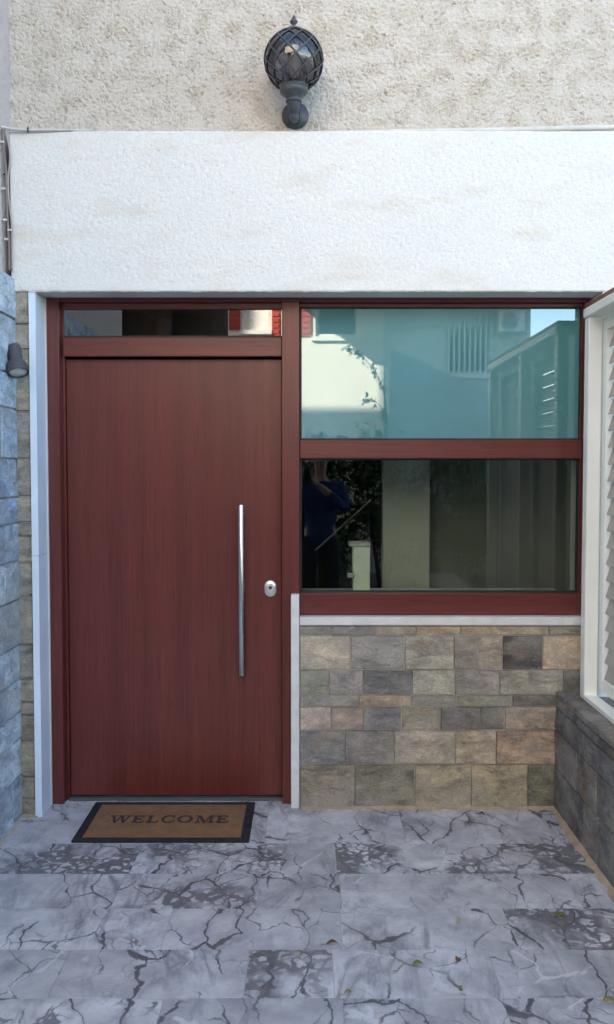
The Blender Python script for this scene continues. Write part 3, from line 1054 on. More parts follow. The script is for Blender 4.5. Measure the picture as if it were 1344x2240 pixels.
auto_smooth(MB().lathe([(0.024, 0), (0.034, 0.006), (0.031, 0.016), (0.036, 0.026), (0.056, 0.040), (0.060, 0.052), (0.057, 0.060), (0.060, 0.066), (0.060, 0.078), (0.050, 0.086)], (GX, GY, 3.108), 28).build('collar', LM, lamp))
bm = bmesh.new()
bmesh.ops.create_uvsphere(bm, u_segments=40, v_segments=24, radius=GR)
gl = MB().add([(q.co + Vector((GX, GY, GZ)))[:] for q in bm.verts], [[q.index for q in fc.verts] for fc in bm.faces])
bm.free()
gl.build('globe', M['glass_smoke'], lamp, True)
R2 = GR + 0.003
for s in (-1, 1):
    for k in range(10):
        pts = []
        for i in range(19):
            t = i / 18
            lat = math.radians(-58 + 128 * t)
            lon = k * math.pi / 5 + s * math.radians(125) * t + (0.2 if s > 0 else 0.0)
            pts.append((GX + R2 * math.cos(lat) * math.cos(lon), GY + R2 * math.cos(lat) * math.sin(lon), GZ + R2 * math.sin(lat)))
        MB().tube(pts, 0.0034, 6).build('lattice_bar', LM, lamp, True)
auto_smooth(MB().lathe([(0.044, -0.008), (0.046, 0.0), (0.036, 0.012), (0.012, 0.018), (0.007, 0.024), (0.007, 0.032), (0.015, 0.040), (0.017, 0.046), (0.009, 0.058), (0.008, 0.062), (0.002, 0.072)], (GX, GY, GZ + GR - 0.006), 18).build('finial', LM, lamp))
auto_smooth(MB().lathe([(0.013, 0), (0.014, 0.03), (0.018, 0.04), (0.030, 0.075), (0.030, 0.09), (0.020, 0.112), (0.004, 0.122)], (GX, GY, 3.19), 18).build('bulb', M['bulb'], lamp))

# ---- spotlight on the left wall
sx, sy = -1.246, -0.335
sp = thing('spotlight', (XL, sy, 2.03), 'small grey bell-shaped spotlight on the left wall pointing down', 'spotlight')
ax = Vector((0.24, -0.36, -0.90)).normalized()
top = Vector((sx - 0.014, sy + 0.035, 2.086))
auto_smooth(MB().lathe([(0.018, -0.004), (0.025, 0.0), (0.0275, 0.006), (0.0275, 0.066), (0.029, 0.076), (0.036, 0.086), (0.0435, 0.098), (0.0455, 0.110), (0.0455, 0.134), (0.042, 0.136), (0.040, 0.128), (0.02, 0.124)], top, 28, ax).build('housing', M['spot'], sp))
auto_smooth(MB().lathe([(0.037, 0.1245), (0.036, 0.130), (0.024, 0.1345), (0.006, 0.136)], top, 24, ax).build('lens', M['spot_glass'], sp))
auto_smooth(MB().tube([(XL + 0.004, sy + 0.02, 2.045), (XL + 0.012, sy + 0.015, 2.046), (sx - 0.012, sy + 0.008, 2.05)], 0.0055, 10).build('bracket', M['spot'], sp))
auto_smooth(MB().lathe([(0.024, 0), (0.024, 0.006), (0.012, 0.010)], (XL + 0.001, sy + 0.02, 2.045), 20, (1, 0, 0)).build('mount', M['spot'], sp))

# ---- cables
def smoothpath(pts, sub=6):
    pts = [Vector(p) for p in pts]
    out = []
    for i in range(len(pts) - 1):
        p0, p1, p2, p3 = pts[max(i - 1, 0)], pts[i], pts[i + 1], pts[min(i + 2, len(pts) - 1)]
        for k in range(sub):
            t = k / sub
            out.append(0.5 * ((2 * p1) + (-p0 + p2) * t + (2 * p0 - 5 * p1 + 4 * p2 - p3) * t * t + (-p0 + 3 * p1 - 3 * p2 + p3) * t ** 3))
    out.append(pts[-1])
    return out


def cable(name, px, Y, r, mat, label, group=None):
    pts = smoothpath([P(x, y, Y=Y if not isinstance(Y, list) else Y[i]) for i, (x, y) in enumerate(px)])
    o = MB().tube(pts, r, 8).build(name, mat, None, True)
    return tag(o, label, 'cable', group)


cable('cable', [(6, 282), (9, 330), (14, 380), (15, 430), (17, 480), (20, 530), (21, 592)], -0.255, 0.0055, M['cable_brown'], 'thick brown cable running down the corner left of the white beam')
cable('cable', [(11, 284), (20, 320), (22, 350), (18, 390), (20, 440), (26, 490), (27, 540), (27, 590)], -0.25, 0.004, M['cable_grey'], 'thinner grey cable twisting beside the brown one in the corner')
cable('cable', [(3, 276), (22, 281), (45, 283), (80, 284), (130, 284), (200, 285)], [-0.26, -0.25, -0.245, -0.24, -0.235, -0.222], 0.0042, M['cable_white'], 'white cable along the left end of the beam top')
cable('cable', [(8, 280), (26, 285), (60, 286.5), (110, 286), (160, 287)], [-0.26, -0.25, -0.242, -0.238, -0.222], 0.0034, M['cable_grey'], 'grey cable just under the white one on the beam top')
cable('cable', [(27, 588), (36, 602), (44, 622), (54, 633), (72, 637), (100, 637.5)], [-0.246, -0.242, -0.240, -0.238, -0.236, -0.234], 0.0016, M['cable_white'], 'thin white wire curling down to the top of the door jamb')
for (x, y) in ((62, 284), (14, 382)):
    q = P(x, y, Y=-0.245)
    t = MB()
    if x > 40:
        t.lathe([(0.0105, -0.002), (0.0115, 0), (0.0105, 0.002)], q, 12, (1, 0, 0))
    else:
        t.lathe([(0.0125, -0.002), (0.0135, 0), (0.0125, 0.002)], q, 12, (0.1, 0, 1))
    tag(t.build('cable_tie', M['black_tie'], None, True), 'black tie round the cables on the beam top' if x > 40 else 'black tie round the corner cables', 'cable tie')
for i, (x, y) in enumerate(((7, 312), (10, 414), (13, 482), (23, 504), (16, 524))):
    q = P(x, y, Y=-0.25)
    o = MB().box(q.x - 0.010, q.x + 0.008, q.y - 0.012, q.y + 0.010, q.z - 0.004, q.z + 0.004, 0.0015).build('cable_clip', M['cable_white'])
    tag(o, 'small white clip holding the corner cables', 'cable clip', 'white clips on the corner cables')

o = MB().tube(smoothpath([(-0.35, -0.150, 3.030), (0.1, -0.170, 3.031), (0.5, -0.190, 3.032), (0.9, -0.205, 3.034), (1.15, -0.214, 3.037), (1.45, -0.222, 3.040)]), [0.010 + 0.002 * min(1, i / 20) for i in range(31)], 12).build('conduit', M['conduit'], None, True)
tag(o, 'painted pipe lying along the right end of the beam top', 'pipe')

# ---- doormat
MY0, MY1 = P(350, 1839, Z=0.011).y, P(350, 1754, Z=0.011).y
MX0, MX1 = (P(205, 1755, Z=0.011).x + P(160, 1840, Z=0.011).x) / 2, (P(557, 1754, Z=0.011).x + P(547, 1839, Z=0.011).x) / 2
mat = thing('doormat', ((MX0 + MX1) / 2, (MY0 + MY1) / 2, 0), 'brown coir doormat with black border and the word WELCOME', 'doormat')
BW = 0.036
m = MB()
m.box(MX0, MX1, MY0, MY0 + BW, 0.001, 0.011, 0.002)
m.box(MX0, MX1, MY1 - BW, MY1, 0.001, 0.011, 0.002)
m.box(MX0, MX0 + BW, MY0 + BW, MY1 - BW, 0.001, 0.011, 0.002)
m.box(MX1 - BW, MX1, MY0 + BW, MY1 - BW, 0.001, 0.011, 0.002)
m.build('border', M['rubber'], mat)
nx, ny = 170, 94
xs = np.linspace(MX0 + BW - 0.001, MX1 - BW + 0.001, nx)
ys = np.linspace(MY0 + BW - 0.001, MY1 - BW + 0.001, ny)
X, Y = np.meshgrid(xs, ys)
Z = 0.0125 + np.random.RandomState(3).uniform(-0.0009, 0.0009, X.shape)
Z[0] = Z[-1] = 0.004
Z[:, 0] = Z[:, -1] = 0.004
idx = np.arange(nx * ny).reshape(ny, nx)
build('coir_pile', np.stack([X, Y, Z], -1).reshape(-1, 3), np.stack([idx[:-1, :-1], idx[:-1, 1:], idx[1:, 1:], idx[1:, :-1]], -1).reshape(-1, 4).tolist(), M['coir'], mat)

# serif capitals as flat polygons on a cap height of 1: thick and thin strokes with slab serifs
def seg(p, q, t):
    """parallelogram stroke of horizontal thickness t"""
    return [(p[0], p[1]), (p[0] + t, p[1]), (q[0] + t, q[1]), (q[0], q[1])]


def rect(x0, y0, x1, y1):
    return [(x0, y0), (x1, y0), (x1, y1), (x0, y1)]


def ring(cx, cy, rx, ry, tx, ty, a0, a1, n=26):
    quads = []
    for i in range(n):
        t0, t1 = a0 + (a1 - a0) * i / n, a0 + (a1 - a0) * (i + 1) / n
        quads.append([(cx + rx * math.cos(t0), cy + ry * math.sin(t0)), (cx + rx * math.cos(t1), cy + ry * math.sin(t1)),
                      (cx + (rx - tx) * math.cos(t1), cy + (ry - ty) * math.sin(t1)), (cx + (rx - tx) * math.cos(t0), cy + (ry - ty) * math.sin(t0))])
    return quads


TK, TN, SR = 0.24, 0.11, 0.09


def glyph(c):
    if c == 'E':
        return 0.98, [rect(0.12, 0, 0.12 + TK, 1), rect(0, 0, 0.9, SR + .02), rect(0, 1 - SR - .02, 0.86, 1), rect(0.3, 0.46, 0.66, 0.46 + TN), rect(0.62, 0.36, 0.70, 0.68),
                      [(0.80, 0.02), (0.9, 0.02), (0.94, 0.32), (0.87, 0.32)], [(0.78, 0.98), (0.86, 0.98), (0.88, 0.72), (0.82, 0.72)]]
    if c == 'L':
        return 0.95, [rect(0.12, 0, 0.12 + TK, 1), rect(0, 0, 0.86, SR + .02), rect(0, 1 - SR, 0.5, 1), [(0.76, 0.02), (0.86, 0.02), (0.91, 0.36), (0.84, 0.36)]]
    if c == 'W':
        return 1.62, [seg((0.42, 0.0), (0.12, 1.0), TK), seg((0.50, 0.0), (0.80, 1.0), TN), seg((1.06, 0.0), (0.74, 1.0), TK), seg((1.14, 0.0), (1.42, 1.0), TN),
                      rect(0.0, 1 - SR, 0.5, 1), rect(0.62, 1 - SR, 1.1, 1), rect(1.26, 1 - SR, 1.66, 1)]
    if c == 'M':
        return 1.45, [rect(0.16, 0, 0.16 + TN, 1), seg((0.62, 0.0), (0.16, 1.0), TK), seg((0.70, 0.0), (1.08, 1.0), TN), rect(1.08, 0, 1.08 + TK, 1),
                      rect(0, 0, 0.42, SR), rect(0, 1 - SR, 0.36, 1), rect(0.95, 0, 1.45, SR), rect(1.08, 1 - SR, 1.45, 1)]
    if c == 'O':
        return 1.22, ring(0.58, 0.5, 0.58, 0.53, TK, TN * 0.9, 0, 2 * math.pi, 40)
    if c == 'C':
        return 1.10, ring(0.56, 0.5, 0.56, 0.53, TK, TN * 0.9, math.radians(48), math.radians(312), 32) + [[(0.88, 0.66), (0.96, 0.66), (0.98, 1.0), (0.92, 1.0)], [(0.92, 0.10), (1.0, 0.10), (1.02, 0.36), (0.94, 0.36)]]


WORD = 'WELCOME'
total = sum(glyph(c)[0] + 0.14 for c in WORD) - 0.14
TX0, TX1 = P(240, 1790, Z=0.014).x, P(502, 1790, Z=0.014).x
TY0, TY1 = P(370, 1799, Z=0.014).y, P(370, 1784, Z=0.014).y
kx, ky = (TX1 - TX0) / total, TY1 - TY0
x = 0.0
for c in WORD:
    wd, polys = glyph(c)
    m = MB()
    for j, poly in enumerate(polys):
        p2 = [(TX0 + (x + a) * kx, TY0 + b * ky) for a, b in poly]
        top_z = 0.0146 + 0.00003 * (j % 12)
        m.prism(p2, 'z', 0.0112, top_z)
    m.build('letter', M['print'], mat)
    x += wd + 0.14

# ---- fallen leaves on the marble
def leaf(px, py, ln, wd, ang, mat, label):
    c = P(px, py, Z=0.0)
    a = math.radians(ang)
    u, vv = Vector((math.cos(a), math.sin(a), 0)), Vector((-math.sin(a), math.cos(a), 0))
    n = 7
    V, F = [], []
    for lvl in (0, 1):
        for i in range(n):
            t = i / (n - 1)
            wdt = wd * (math.sin(math.pi * t ** 0.8) ** 0.8 if 0 < t < 1 else 0.02)
            h = 0.003 + 0.009 * math.sin(math.pi * t) * (0.4 + 0.6 * t) + lvl * 0.0006
            for s in (-1, 0, 1):
                V.append(c + u * (t - 0.5) * ln + vv * s * wdt * 0.5 + Vector((0, 0, h + (0.005 * abs(s) * math.sin(math.pi * t)))))
    for i in range(n - 1):
        for s in range(2):
            a0 = i * 3 + s
            F.append((a0, a0 + 3, a0 + 4, a0 + 1))
            b0 = a0 + 3 * n
            F.append((b0, b0 + 1, b0 + 4, b0 + 3))
    for i in range(n - 1):
        for s in (0, 2):
            a0, b0 = i * 3 + s, (i + 1) * 3 + s
            F.append((a0, b0, b0 + 3 * n, a0 + 3 * n))
    o = build('fallen_leaf', V, F, mat, None, True)
    m2 = MB().tube([c + u * (-0.5 * ln) + Vector((0, 0, 0.004)), c + u * (-0.5 * ln - 0.014) + Vector((0, 0, 0.003))], 0.0008, 5)
    m2.build('stalk', mat, o)
    return tag(o, label, 'leaf')


leaf(1227, 2007, 0.050, 0.024, -8, M['leaf_green'], 'largest green leaf on the dark-veined tile at right')
leaf(727, 2067, 0.042, 0.018, 5, M['leaf_brown'], 'brown leaf on the joint in the middle of the floor')
leaf(914, 2112, 0.036, 0.015, 8, M['leaf_green'], 'narrow green leaf in the second row of tiles from the front')
leaf(1004, 2016, 0.016, 0.012, 70, M['leaf_yellow'], 'tiny olive leaf beside the long dark crack')
leaf(1003, 2103, 0.022, 0.018, 60, M['leaf_brown'], 'small curled brown leaf right of the narrow green leaf')
leaf(761, 2175, 0.026, 0.011, 12, M['leaf_yellow'], 'small yellow-green leaf at the joint near the front')
leaf(659, 2093, 0.014, 0.010, 40, M['leaf_yellow'], 'tiny yellow-green leaf left of the brown leaf')
leaf(1332, 2193, 0.040, 0.020, -15, M['leaf_yellow'], 'yellow leaf at the right edge of the front tiles')
leaf(1054, 1783, 0.034, 0.016, -30, M['leaf_dry'], 'dry dark leaf at the foot of the stone wall')
leaf(1008, 2166, 0.015, 0.010, -40, M['leaf_yellow'], 'tiny leaf speck on the front right tiles')

# ================================================================== INSIDE THE ROOM
pd = thing('pedestal', (P(790, 1240, Y=0.22).x, 0.22, 0.955), 'pale green column with two small grey ledges behind the lower pane', 'pedestal')
x0, x1 = P(772, 1240, Y=0.2).x, P(810, 1240, Y=0.2).x
zt = P(790, 1186, Y=0.2).z
box('column', x0, x1, 0.20, 0.28, 0.956, zt - 0.018, M['pale_green'], pd, 0.003)
box('ledge', x0 - 0.02, x1, 0.18, 0.29, zt - 0.0175, zt, M['grey_shelf'], pd, 0.003)
zl = P(770, 1257, Y=0.2).z
box('ledge', x0 - 0.028, x0 + 0.012, 0.17, 0.1995, zl - 0.012, zl + 0.010, M['grey_shelf'], pd, 0.003)
hr = thing('handrail', (0.2, 1.5, 0.0), 'pale sloping stair handrail in the dark room behind the glass', 'handrail')
a, b = P(690, 1204, Y=1.5), P(811, 1094, Y=1.5)
auto_smooth(MB().tube([a, b], 0.0055, 10).build('rail', M['white_frame'], hr))
for q in (a.lerp(b, 0.03), a.lerp(b, 0.97)):
    MB().tube([(q.x, q.y, 0.002), (q.x, q.y, q.z - 0.006)], 0.007, 8).build('baluster', M['dark_metal'], hr)

# ================================================================== ACROSS THE STREET (seen in the panes)
OY = -10.0
ob = thing('opposite_house', (1.3, OY, 0), 'cream house across the street with red shutters, mirrored in the window', 'house')


def far_wall(x0, x1, z0, z1, yf, holes, mat, name, th=0.3):
    """wall facing +Y with real openings"""
    xs = sorted({x0, x1} | {h[0] for h in holes} | {h[1] for h in holes})
    zs = sorted({z0, z1} | {h[2] for h in holes} | {h[3] for h in holes})
    m = MB()
    for i in range(len(xs) - 1):
        for j in range(len(zs) - 1):
            cx, cz = (xs[i] + xs[i + 1]) / 2, (zs[j] + zs[j + 1]) / 2
            if any(h[0] < cx < h[1] and h[2] < cz < h[3] for h in holes):
                continue
            m.box(xs[i], xs[i + 1], yf - th, yf, zs[j], zs[j + 1])
    return m.build(name, mat, ob)


W1, W2, W3 = (-0.98, -0.60, 3.72, 5.0), (0.13, 0.80, 3.62, 5.0), (2.15, 2.87, 3.05, 3.74)
far_wall(-1.22, 1.19, -0.05, 10.5, OY, [W1, W2], M['far_cream'], 'front_wall')
far_wall(1.192, 3.36, -0.05, 10.5, OY - 0.04, [W3], M['far_white'], 'side_wing')
box('eave_slab', 1.193, 3.50, OY - 0.038, OY + 0.5, 4.12, 4.30, M['far_white'], ob)
box('side_return', 3.363, 3.46, -14, OY - 0.041, -0.05, 4.11, M['far_white'], ob)
box('shadow_slab', -0.20, 1.1925, OY + 0.001, OY + 1.60, 4.14, 4.30, M['far_cream'], ob)  # added slab above the mirrored view, casts the diagonal shadow on the front wall
for (x0, x1, z0, z1), yy in ((W1, OY), (W2, OY), (W3, OY - 0.04)):
    wn_ = thing('window', ((x0 + x1) / 2, yy, z0), parent=ob)
    for a, b, c_, d in ((x0, x1, z0, z0 + 0.05), (x0, x1, z1 - 0.05, z1), (x0, x0 + 0.05, z0 + 0.05, z1 - 0.05), (x1 - 0.05, x1, z0 + 0.05, z1 - 0.05)):
        box('frame', a, b, yy - 0.16, yy - 0.08, c_, d, M['white_frame'], wn_)
    box('pane', x0 + 0.05, x1 - 0.05, yy - 0.125, yy - 0.118, z0 + 0.05, z1 - 0.05, M['glass_far'], wn_)
    box('curtain', x0 + 0.01, x1 - 0.01, yy - 0.25, yy - 0.22, z0 + 0.01, z1 - 0.01, M['curtain'], wn_)
    if x0 == W1[0]:
        box('blind', x0 + 0.051, x1 - 0.051, yy - 0.10, yy - 0.09, z0 + 0.051, z1 - 0.051, M['white_frame'], wn_)
    box('sill', x0 - 0.06, x1 + 0.06, yy + 0.001, yy + 0.07, z0 - 0.07, z0 - 0.005, M['white_frame'], wn_)
for (x0, x1, z0, z1) in ((-1.20, -1.03, 3.72, 5.0), (-0.54, -0.42, 3.62, 5.0), (-0.36, 0.07, 3.62, 5.0)):
    sh = box('shutter', x0, x1, OY + 0.004, OY + 0.03, z0, z1, M['shutter_red'], ob)
    for k in range(14):
        z = z0 + 0.04 + k * 0.088
        box('slat', x0 + 0.015, x1 - 0.015, OY + 0.0305, OY + 0.045, z, z + 0.055, M['shutter_red'], sh)
gr = thing('window_grille', (2.51, OY, 3.05), parent=ob)
for k in range(9):
    xg = W3[0] + 0.03 + k * 0.082
    box('bar', xg, xg + 0.022, OY - 0.02, OY + 0.002, 3.0, 3.78, M['white_frame'], gr)
for zg in (2.98, 3.781):
    box('bar', W3[0] - 0.02, W3[1] + 0.02, OY - 0.02, OY + 0.002, zg, zg + 0.03, M['white_frame'], gr)
MB().prism([(1.22, -0.05), (3.40, -0.05), (3.34, 2.44), (1.22, 3.36)], 'y', OY + 0.45, OY + 0.60).build('shade_wedge', M['far_shade'], ob)  # added wedge; slope and blue colour imitate a diagonal shadow edge
ac = thing('air_conditioner', (3.11, OY - 0.04, 3.66), 'white air conditioner outdoor unit on the opposite house, mirrored in the window', 'air conditioner')
box('casing', 2.92, 3.30, OY - 0.035, OY + 0.25, 3.66, 3.98, M['white_frame'], ac, 0.01)
auto_smooth(MB().lathe([(0.125, 0), (0.125, 0.012), (0.10, 0.02), (0.03, 0.022)], (3.07, OY + 0.2505, 3.82), 28, (0, 1, 0)).build('fan_grille', M['curtain'], ac))

bh = thing('timber_house', (-4, -11.5, 0), 'dark brown timber house across the street, mirrored in the glass above the door', 'house')
box('wall', -7.5, -1.26, -14, -11.2, -0.05, 4.7, M['far_brown'], bh)
box('upper_storey', -7.6, -1.25, -14, -11.1, 4.701, 10.0, M['far_cream'], bh)  # unseen cream storey, added to bounce warm sunlight onto the entrance
for xx_ in (-1.45, -2.35, -3.3):
    box('pillar', xx_ - 0.11, xx_ + 0.11, -11.199, -10.95, -0.05, 4.7, M['far_brown'], bh)
box('balcony', -4.5, -1.8, -11.199, -10.2, 4.4, 4.6, M['far_brown'], bh)

# ---- shrubs in front of the opposite house
def foliage(cx, cy, z0, z1, r, n, seed, lsz=0.06):
    rs = np.random.RandomState(seed)
    # clumps first, leaves inside clumps
    nc = 26
    cl = []
    for _ in range(nc):
        t = rs.uniform(0, 1)
        rr = r * (0.35 + 0.65 * math.sin(math.pi * min(0.95, t * 0.8 + 0.15))) * math.sqrt(rs.uniform(0.1, 1))
        a = rs.uniform(0, 2 * math.pi)
        cl.append((cx + rr * math.cos(a), cy + rr * math.sin(a), z0 + (z1 - z0) * t, rs.uniform(0.14, 0.3) * r * 1.6))
    V, F = [], []
    for i in range(n):
        c = cl[rs.randint(nc)]
        d = rs.randn(3) * c[3] * 0.6
        p = np.array(c[:3]) + d
        u = rs.randn(3)
        u /= np.linalg.norm(u)
        w_ = np.cross(u, rs.randn(3))
        w_ /= np.linalg.norm(w_)
        s = lsz * rs.uniform(0.6, 1.3)
        k = len(V)
        V += [p - u * s, p + w_ * s * 0.42, p + u * s, p - w_ * s * 0.42]
        F += [(k, k + 1, k + 2, k + 3)]
    return V, F


shrubs = [(-0.9, -8.3, 1.85, 0.55), (0.15, -8.1, 1.95, 0.6), (1.05, -8.35, 1.9, 0.6), (2.0, -8.2, 1.8, 0.65), (3.0, -8.4, 1.95, 0.65), (4.0, -8.3, 1.7, 0.6)]
for i, (x, y, h, r) in enumerate(shrubs):
    s = thing('shrub', (x, y, -0.05), 'dense dark green shrub in the hedge across the street, mirrored in the window', 'shrub', 'hedge shrubs across the street')
    V, F = foliage(x, y, 0.2, h, r, 2600, 50 + i)
    build('crown', V, F, M['leaf'], s)
    m = MB()
    for k in range(5):
        a = k * 1.3
        m.tube([(x + 0.05 * math.cos(a), y + 0.05 * math.sin(a), -0.058), (x + 0.2 * math.cos(a), y + 0.2 * math.sin(a), h * 0.4), (x + 0.32 * math.cos(a), y + 0.32 * math.sin(a), h * 0.85)], [0.03, 0.02, 0.008], 6)
    m.build('trunk', M['bark'], s)

sap = thing('sapling', (1.16, -9.2, -0.05), 'slender sapling with a drooping leafy twig before the sunlit wall, mirrored in the upper pane', 'tree')
stem = smoothpath([(1.16, -9.2, -0.055), (1.18, -9.2, 1.2), (1.17, -9.2, 2.2), (1.12, -9.2, 2.75)])
twig = smoothpath([(1.12, -9.2, 2.72), (1.02, -9.18, 2.95), (0.88, -9.17, 3.13), (0.72, -9.16, 3.28), (0.58, -9.15, 3.33)])
low = smoothpath([(1.17, -9.2, 2.3), (1.05, -9.2, 2.52), (0.90, -9.2, 2.60), (0.78, -9.2, 2.57)])
m = MB()
m.tube(stem, [0.022 - 0.013 * i / len(stem) for i in range(len(stem))], 7)
m.tube(twig, [0.008 - 0.006 * i / len(twig) for i in range(len(twig))], 5)
m.tube(low, [0.007 - 0.005 * i / len(low) for i in range(len(low))], 5)
m.build('trunk', M['bark'], sap)
rs = np.random.RandomState(4)
V, F = [], []
for path, cnt in ((twig, 85), (low, 45)):
    for i in range(cnt):
        q = np.array(path[rs.randint(2, len(path))]) + rs.randn(3) * 0.035 + np.array([0, 0, -0.02])
        u = rs.randn(3) * 0.6 + np.array([-0.5, 0, -0.7])
        u /= np.linalg.norm(u)
        w_ = np.cross(u, rs.randn(3))
        w_ /= np.linalg.norm(w_)
        sz = rs.uniform(0.025, 0.045)
        k = len(V)
        V += [q - u * sz, q + w_ * sz * 0.45, q + u * sz, q - w_ * sz * 0.45]
        F.append((k, k + 1, k + 2, k + 3))
build('crown', V, F, M['leaf'], sap)

# ================================================================== THE PHOTOGRAPHER (mirrored in the lower pane)
M['skin'] = plain('skin', (0.42, 0.25, 0.18), 0.5, var=0.06)
M['shirt'] = plain('blue_shirt', (0.018, 0.04, 0.12), 0.85, var=0.15, vscale=18)
M['trousers'] = plain('dark_trousers', (0.018, 0.019, 0.024), 0.85, var=0.15)
M['hair'] = plain('dark_hair', (0.015, 0.011, 0.009), 0.6, var=0.3, vscale=60)
M['shoe'] = plain('black_shoe', (0.015, 0.014, 0.014), 0.45)
M['phone'] = plain('phone_black', (0.02, 0.02, 0.022), 0.25)


def skinned(name, chains, mat, parent, origin, sub=1):
    """chains: list of [(point, (rx, ry)), ...]; each chain is an own root; a leading int joins it to that earlier vertex"""
    V, E, R, roots = [], [], [], []
    for ch in chains:
        prev = None
        if isinstance(ch[0], int):
            prev, ch = ch[0], ch[1:]
        else:
            roots.append(len(V))
        for p, r in ch:
            V.append(Vector(p) - origin)
            R.append(r if isinstance(r, tuple) else (r, r))
            if prev is not None:
                E.append((prev, len(V) - 1))
            prev = len(V) - 1
    me = bpy.data.meshes.new(name)
    me.from_pydata([v[:] for v in V], E, [])
    me.update()
    o = bpy.data.objects.new(name, me)
    o.modifiers.new('skin', 'SKIN')
    if not me.skin_vertices:
        bm = bmesh.new(); bm.from_mesh(me); bm.verts.layers.skin.verify(); bm.to_mesh(me); bm.free()
    sv = me.skin_vertices[0].data
    for i, r in enumerate(R):
        sv[i].radius = r
        sv[i].use_root = i in roots
    o.modifiers['skin'].use_smooth_shade = True
    s = o.modifiers.new('sub', 'SUBSURF')
    s.levels = s.render_levels = sub
    me.materials.append(mat)
    link(o, parent, origin)
    dg = bpy.context.evaluated_depsgraph_get()
    ev = bpy.data.meshes.new_from_object(o.evaluated_get(dg))
    o.modifiers.clear()
    o.data = ev
    ev.name = name
    ev.polygons.foreach_set('use_smooth', [True] * len(ev.polygons))
    if not ev.materials:
        ev.materials.append(mat)
    return o


BX, BY = 0.13, -4.72
pe = thing('person', (BX, BY, 0), 'person in blue shirt and dark trousers raising a phone, mirrored in the lower pane', 'person')
O = Vector((BX, BY, 0))


def rel(x, y, z):
    return Vector((BX + x, BY + y, z))


body = [
    [(rel(0, 0, 0.95), (0.15, 0.10)), (rel(0, 0, 1.15), (0.13, 0.095)), (rel(0, 0.0, 1.34), (0.155, 0.10)), (rel(0, 0.0, 1.43), (0.11, 0.075)), (rel(0, 0.01, 1.50), 0.055), (rel(0, 0.02, 1.55), 0.058),
     (rel(0, 0.03, 1.60), (0.070, 0.082)), (rel(0, 0.03, 1.66), (0.076, 0.092)), (rel(0, 0.02, 1.72), (0.062, 0.078)), (rel(0, 0.02, 1.745), (0.03, 0.04))],
    [2, (rel(-0.19, 0.0, 1.40), 0.058), (rel(-0.24, 0.10, 1.18), 0.045), (rel(-0.21, 0.34, 1.38), 0.036), (rel(-0.175, 0.41, 1.46), (0.030, 0.022)), (rel(-0.165, 0.43, 1.50), (0.034, 0.018))],
    [2, (rel(0.19, 0.0, 1.40), 0.058), (rel(0.24, 0.10, 1.18), 0.045), (rel(0.05, 0.34, 1.36), 0.036), (rel(-0.055, 0.41, 1.44), (0.030, 0.022)), (rel(-0.085, 0.43, 1.49), (0.034, 0.018))],
    [0, (rel(-0.10, 0, 0.88), 0.085), (rel(-0.11, 0.02, 0.50), 0.055), (rel(-0.12, 0, 0.10), 0.038), (rel(-0.12, 0.10, 0.035), (0.035, 0.028)), (rel(-0.12, 0.17, 0.03), (0.03, 0.02))],
    [0, (rel(0.10, 0, 0.88), 0.085), (rel(0.11, 0.02, 0.50), 0.055), (rel(0.12, 0, 0.10), 0.038), (rel(0.12, 0.10, 0.035), (0.035, 0.028)), (rel(0.12, 0.17, 0.03), (0.03, 0.02))],
]
# five bent fingers on each hand, thumb on its own side, round the edges of the phone
for sgn, hx_ in ((-1, -0.168), (1, -0.092)):
    for i, (dz, l) in enumerate(((0.045, 0.036), (0.026, 0.040), (0.006, 0.038), (-0.012, 0.030))):
        z = 1.505 + dz
        body.append([(rel(hx_ + sgn * 0.002, 0.428, z), 0.009), (rel(hx_ + sgn * 0.012, 0.436 + 0.002 * i, z + 0.008), 0.0088), (rel(hx_ + sgn * 0.008, 0.446, z + 0.012), 0.008), (rel(hx_ - sgn * l * 0.35, 0.449, z + 0.012), 0.0072)])
    body.append([(rel(hx_ + sgn * 0.004, 0.418, 1.48), 0.0105), (rel(hx_ + sgn * 0.004, 0.405, 1.51), 0.0098), (rel(hx_ - sgn * 0.012, 0.404, 1.535), 0.008)])
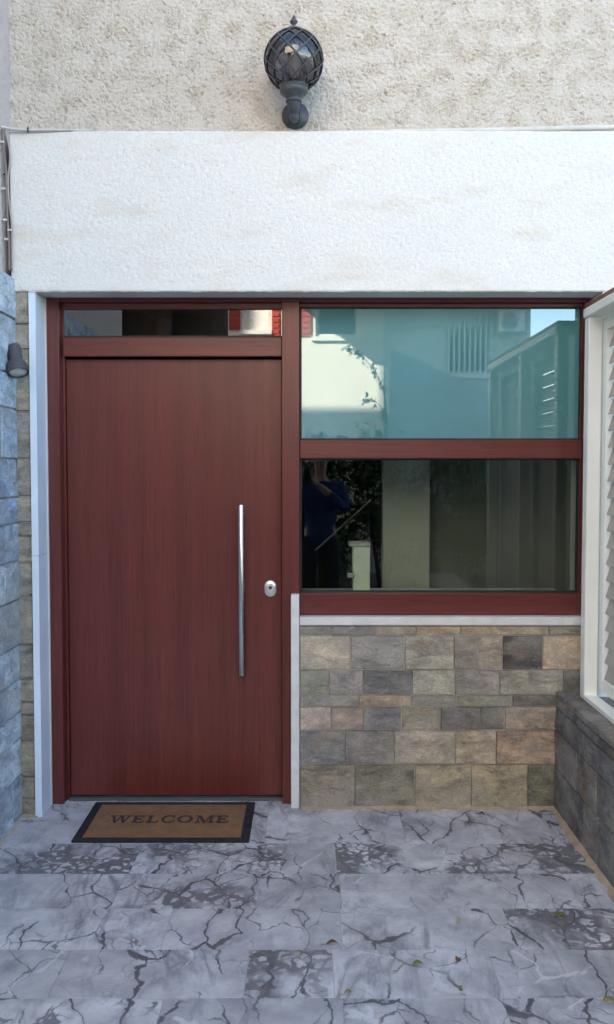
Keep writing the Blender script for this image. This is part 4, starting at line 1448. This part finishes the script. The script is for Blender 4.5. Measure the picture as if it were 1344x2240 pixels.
# nose and ears
body.append([(rel(0, 0.108, 1.665), 0.010), (rel(0, 0.126, 1.640), 0.013), (rel(0, 0.112, 1.628), 0.010)])
for s_ in (-1, 1):
    body.append([(rel(s_ * 0.070, 0.018, 1.625), 0.010), (rel(s_ * 0.080, 0.012, 1.65), 0.012), (rel(s_ * 0.076, 0.010, 1.675), 0.008)])
skinned('body', body, M['skin'], pe, O, 2)
skinned('shirt', [
    [(rel(0, 0, 0.80), (0.176, 0.128)), (rel(0, 0, 0.92), (0.176, 0.128)), (rel(0, 0, 1.15), (0.150, 0.112)), (rel(0, 0.0, 1.34), (0.172, 0.116)), (rel(0, 0.0, 1.425), (0.125, 0.09)), (rel(0, 0.005, 1.475), (0.070, 0.068))],
    [3, (rel(-0.19, 0.0, 1.40), 0.074), (rel(-0.24, 0.10, 1.18), 0.060), (rel(-0.212, 0.32, 1.365), 0.048)],
    [3, (rel(0.19, 0.0, 1.40), 0.074), (rel(0.24, 0.10, 1.18), 0.060), (rel(0.06, 0.325, 1.345), 0.048)]], M['shirt'], pe, O, 2)
skinned('trousers', [
    [(rel(0, 0, 1.02), (0.150, 0.105)), (rel(0, 0, 0.88), (0.155, 0.115))],
    [1, (rel(-0.105, 0, 0.78), 0.098), (rel(-0.11, 0.02, 0.50), 0.078), (rel(-0.12, 0, 0.10), 0.066), (rel(-0.12, 0.0, 0.06), 0.066)],
    [1, (rel(0.105, 0, 0.78), 0.098), (rel(0.11, 0.02, 0.50), 0.078), (rel(0.12, 0, 0.10), 0.066), (rel(0.12, 0.0, 0.06), 0.066)]], M['trousers'], pe, O, 2)
skinned('hair', [[(rel(0, -0.035, 1.60), (0.060, 0.045)), (rel(0, -0.02, 1.67), (0.082, 0.078)), (rel(0, 0.0, 1.735), (0.080, 0.088)), (rel(0, 0.03, 1.765), (0.05, 0.055))]], M['hair'], pe, O, 2)
for s_ in (-1, 1):
    skinned('shoe', [[(rel(s_ * 0.12, -0.05, 0.045), (0.042, 0.042)), (rel(s_ * 0.12, 0.05, 0.045), (0.048, 0.042)), (rel(s_ * 0.12, 0.16, 0.035), (0.046, 0.032)), (rel(s_ * 0.12, 0.21, 0.030), (0.034, 0.024))]], M['shoe'], pe, O, 2)
ph = box('phone', -0.037, 0.037, -4.288, -4.280, 1.43, 1.575, M['phone'], None, 0.003)
tag(ph, 'black phone held up in both hands, mirrored in the lower pane', 'phone')
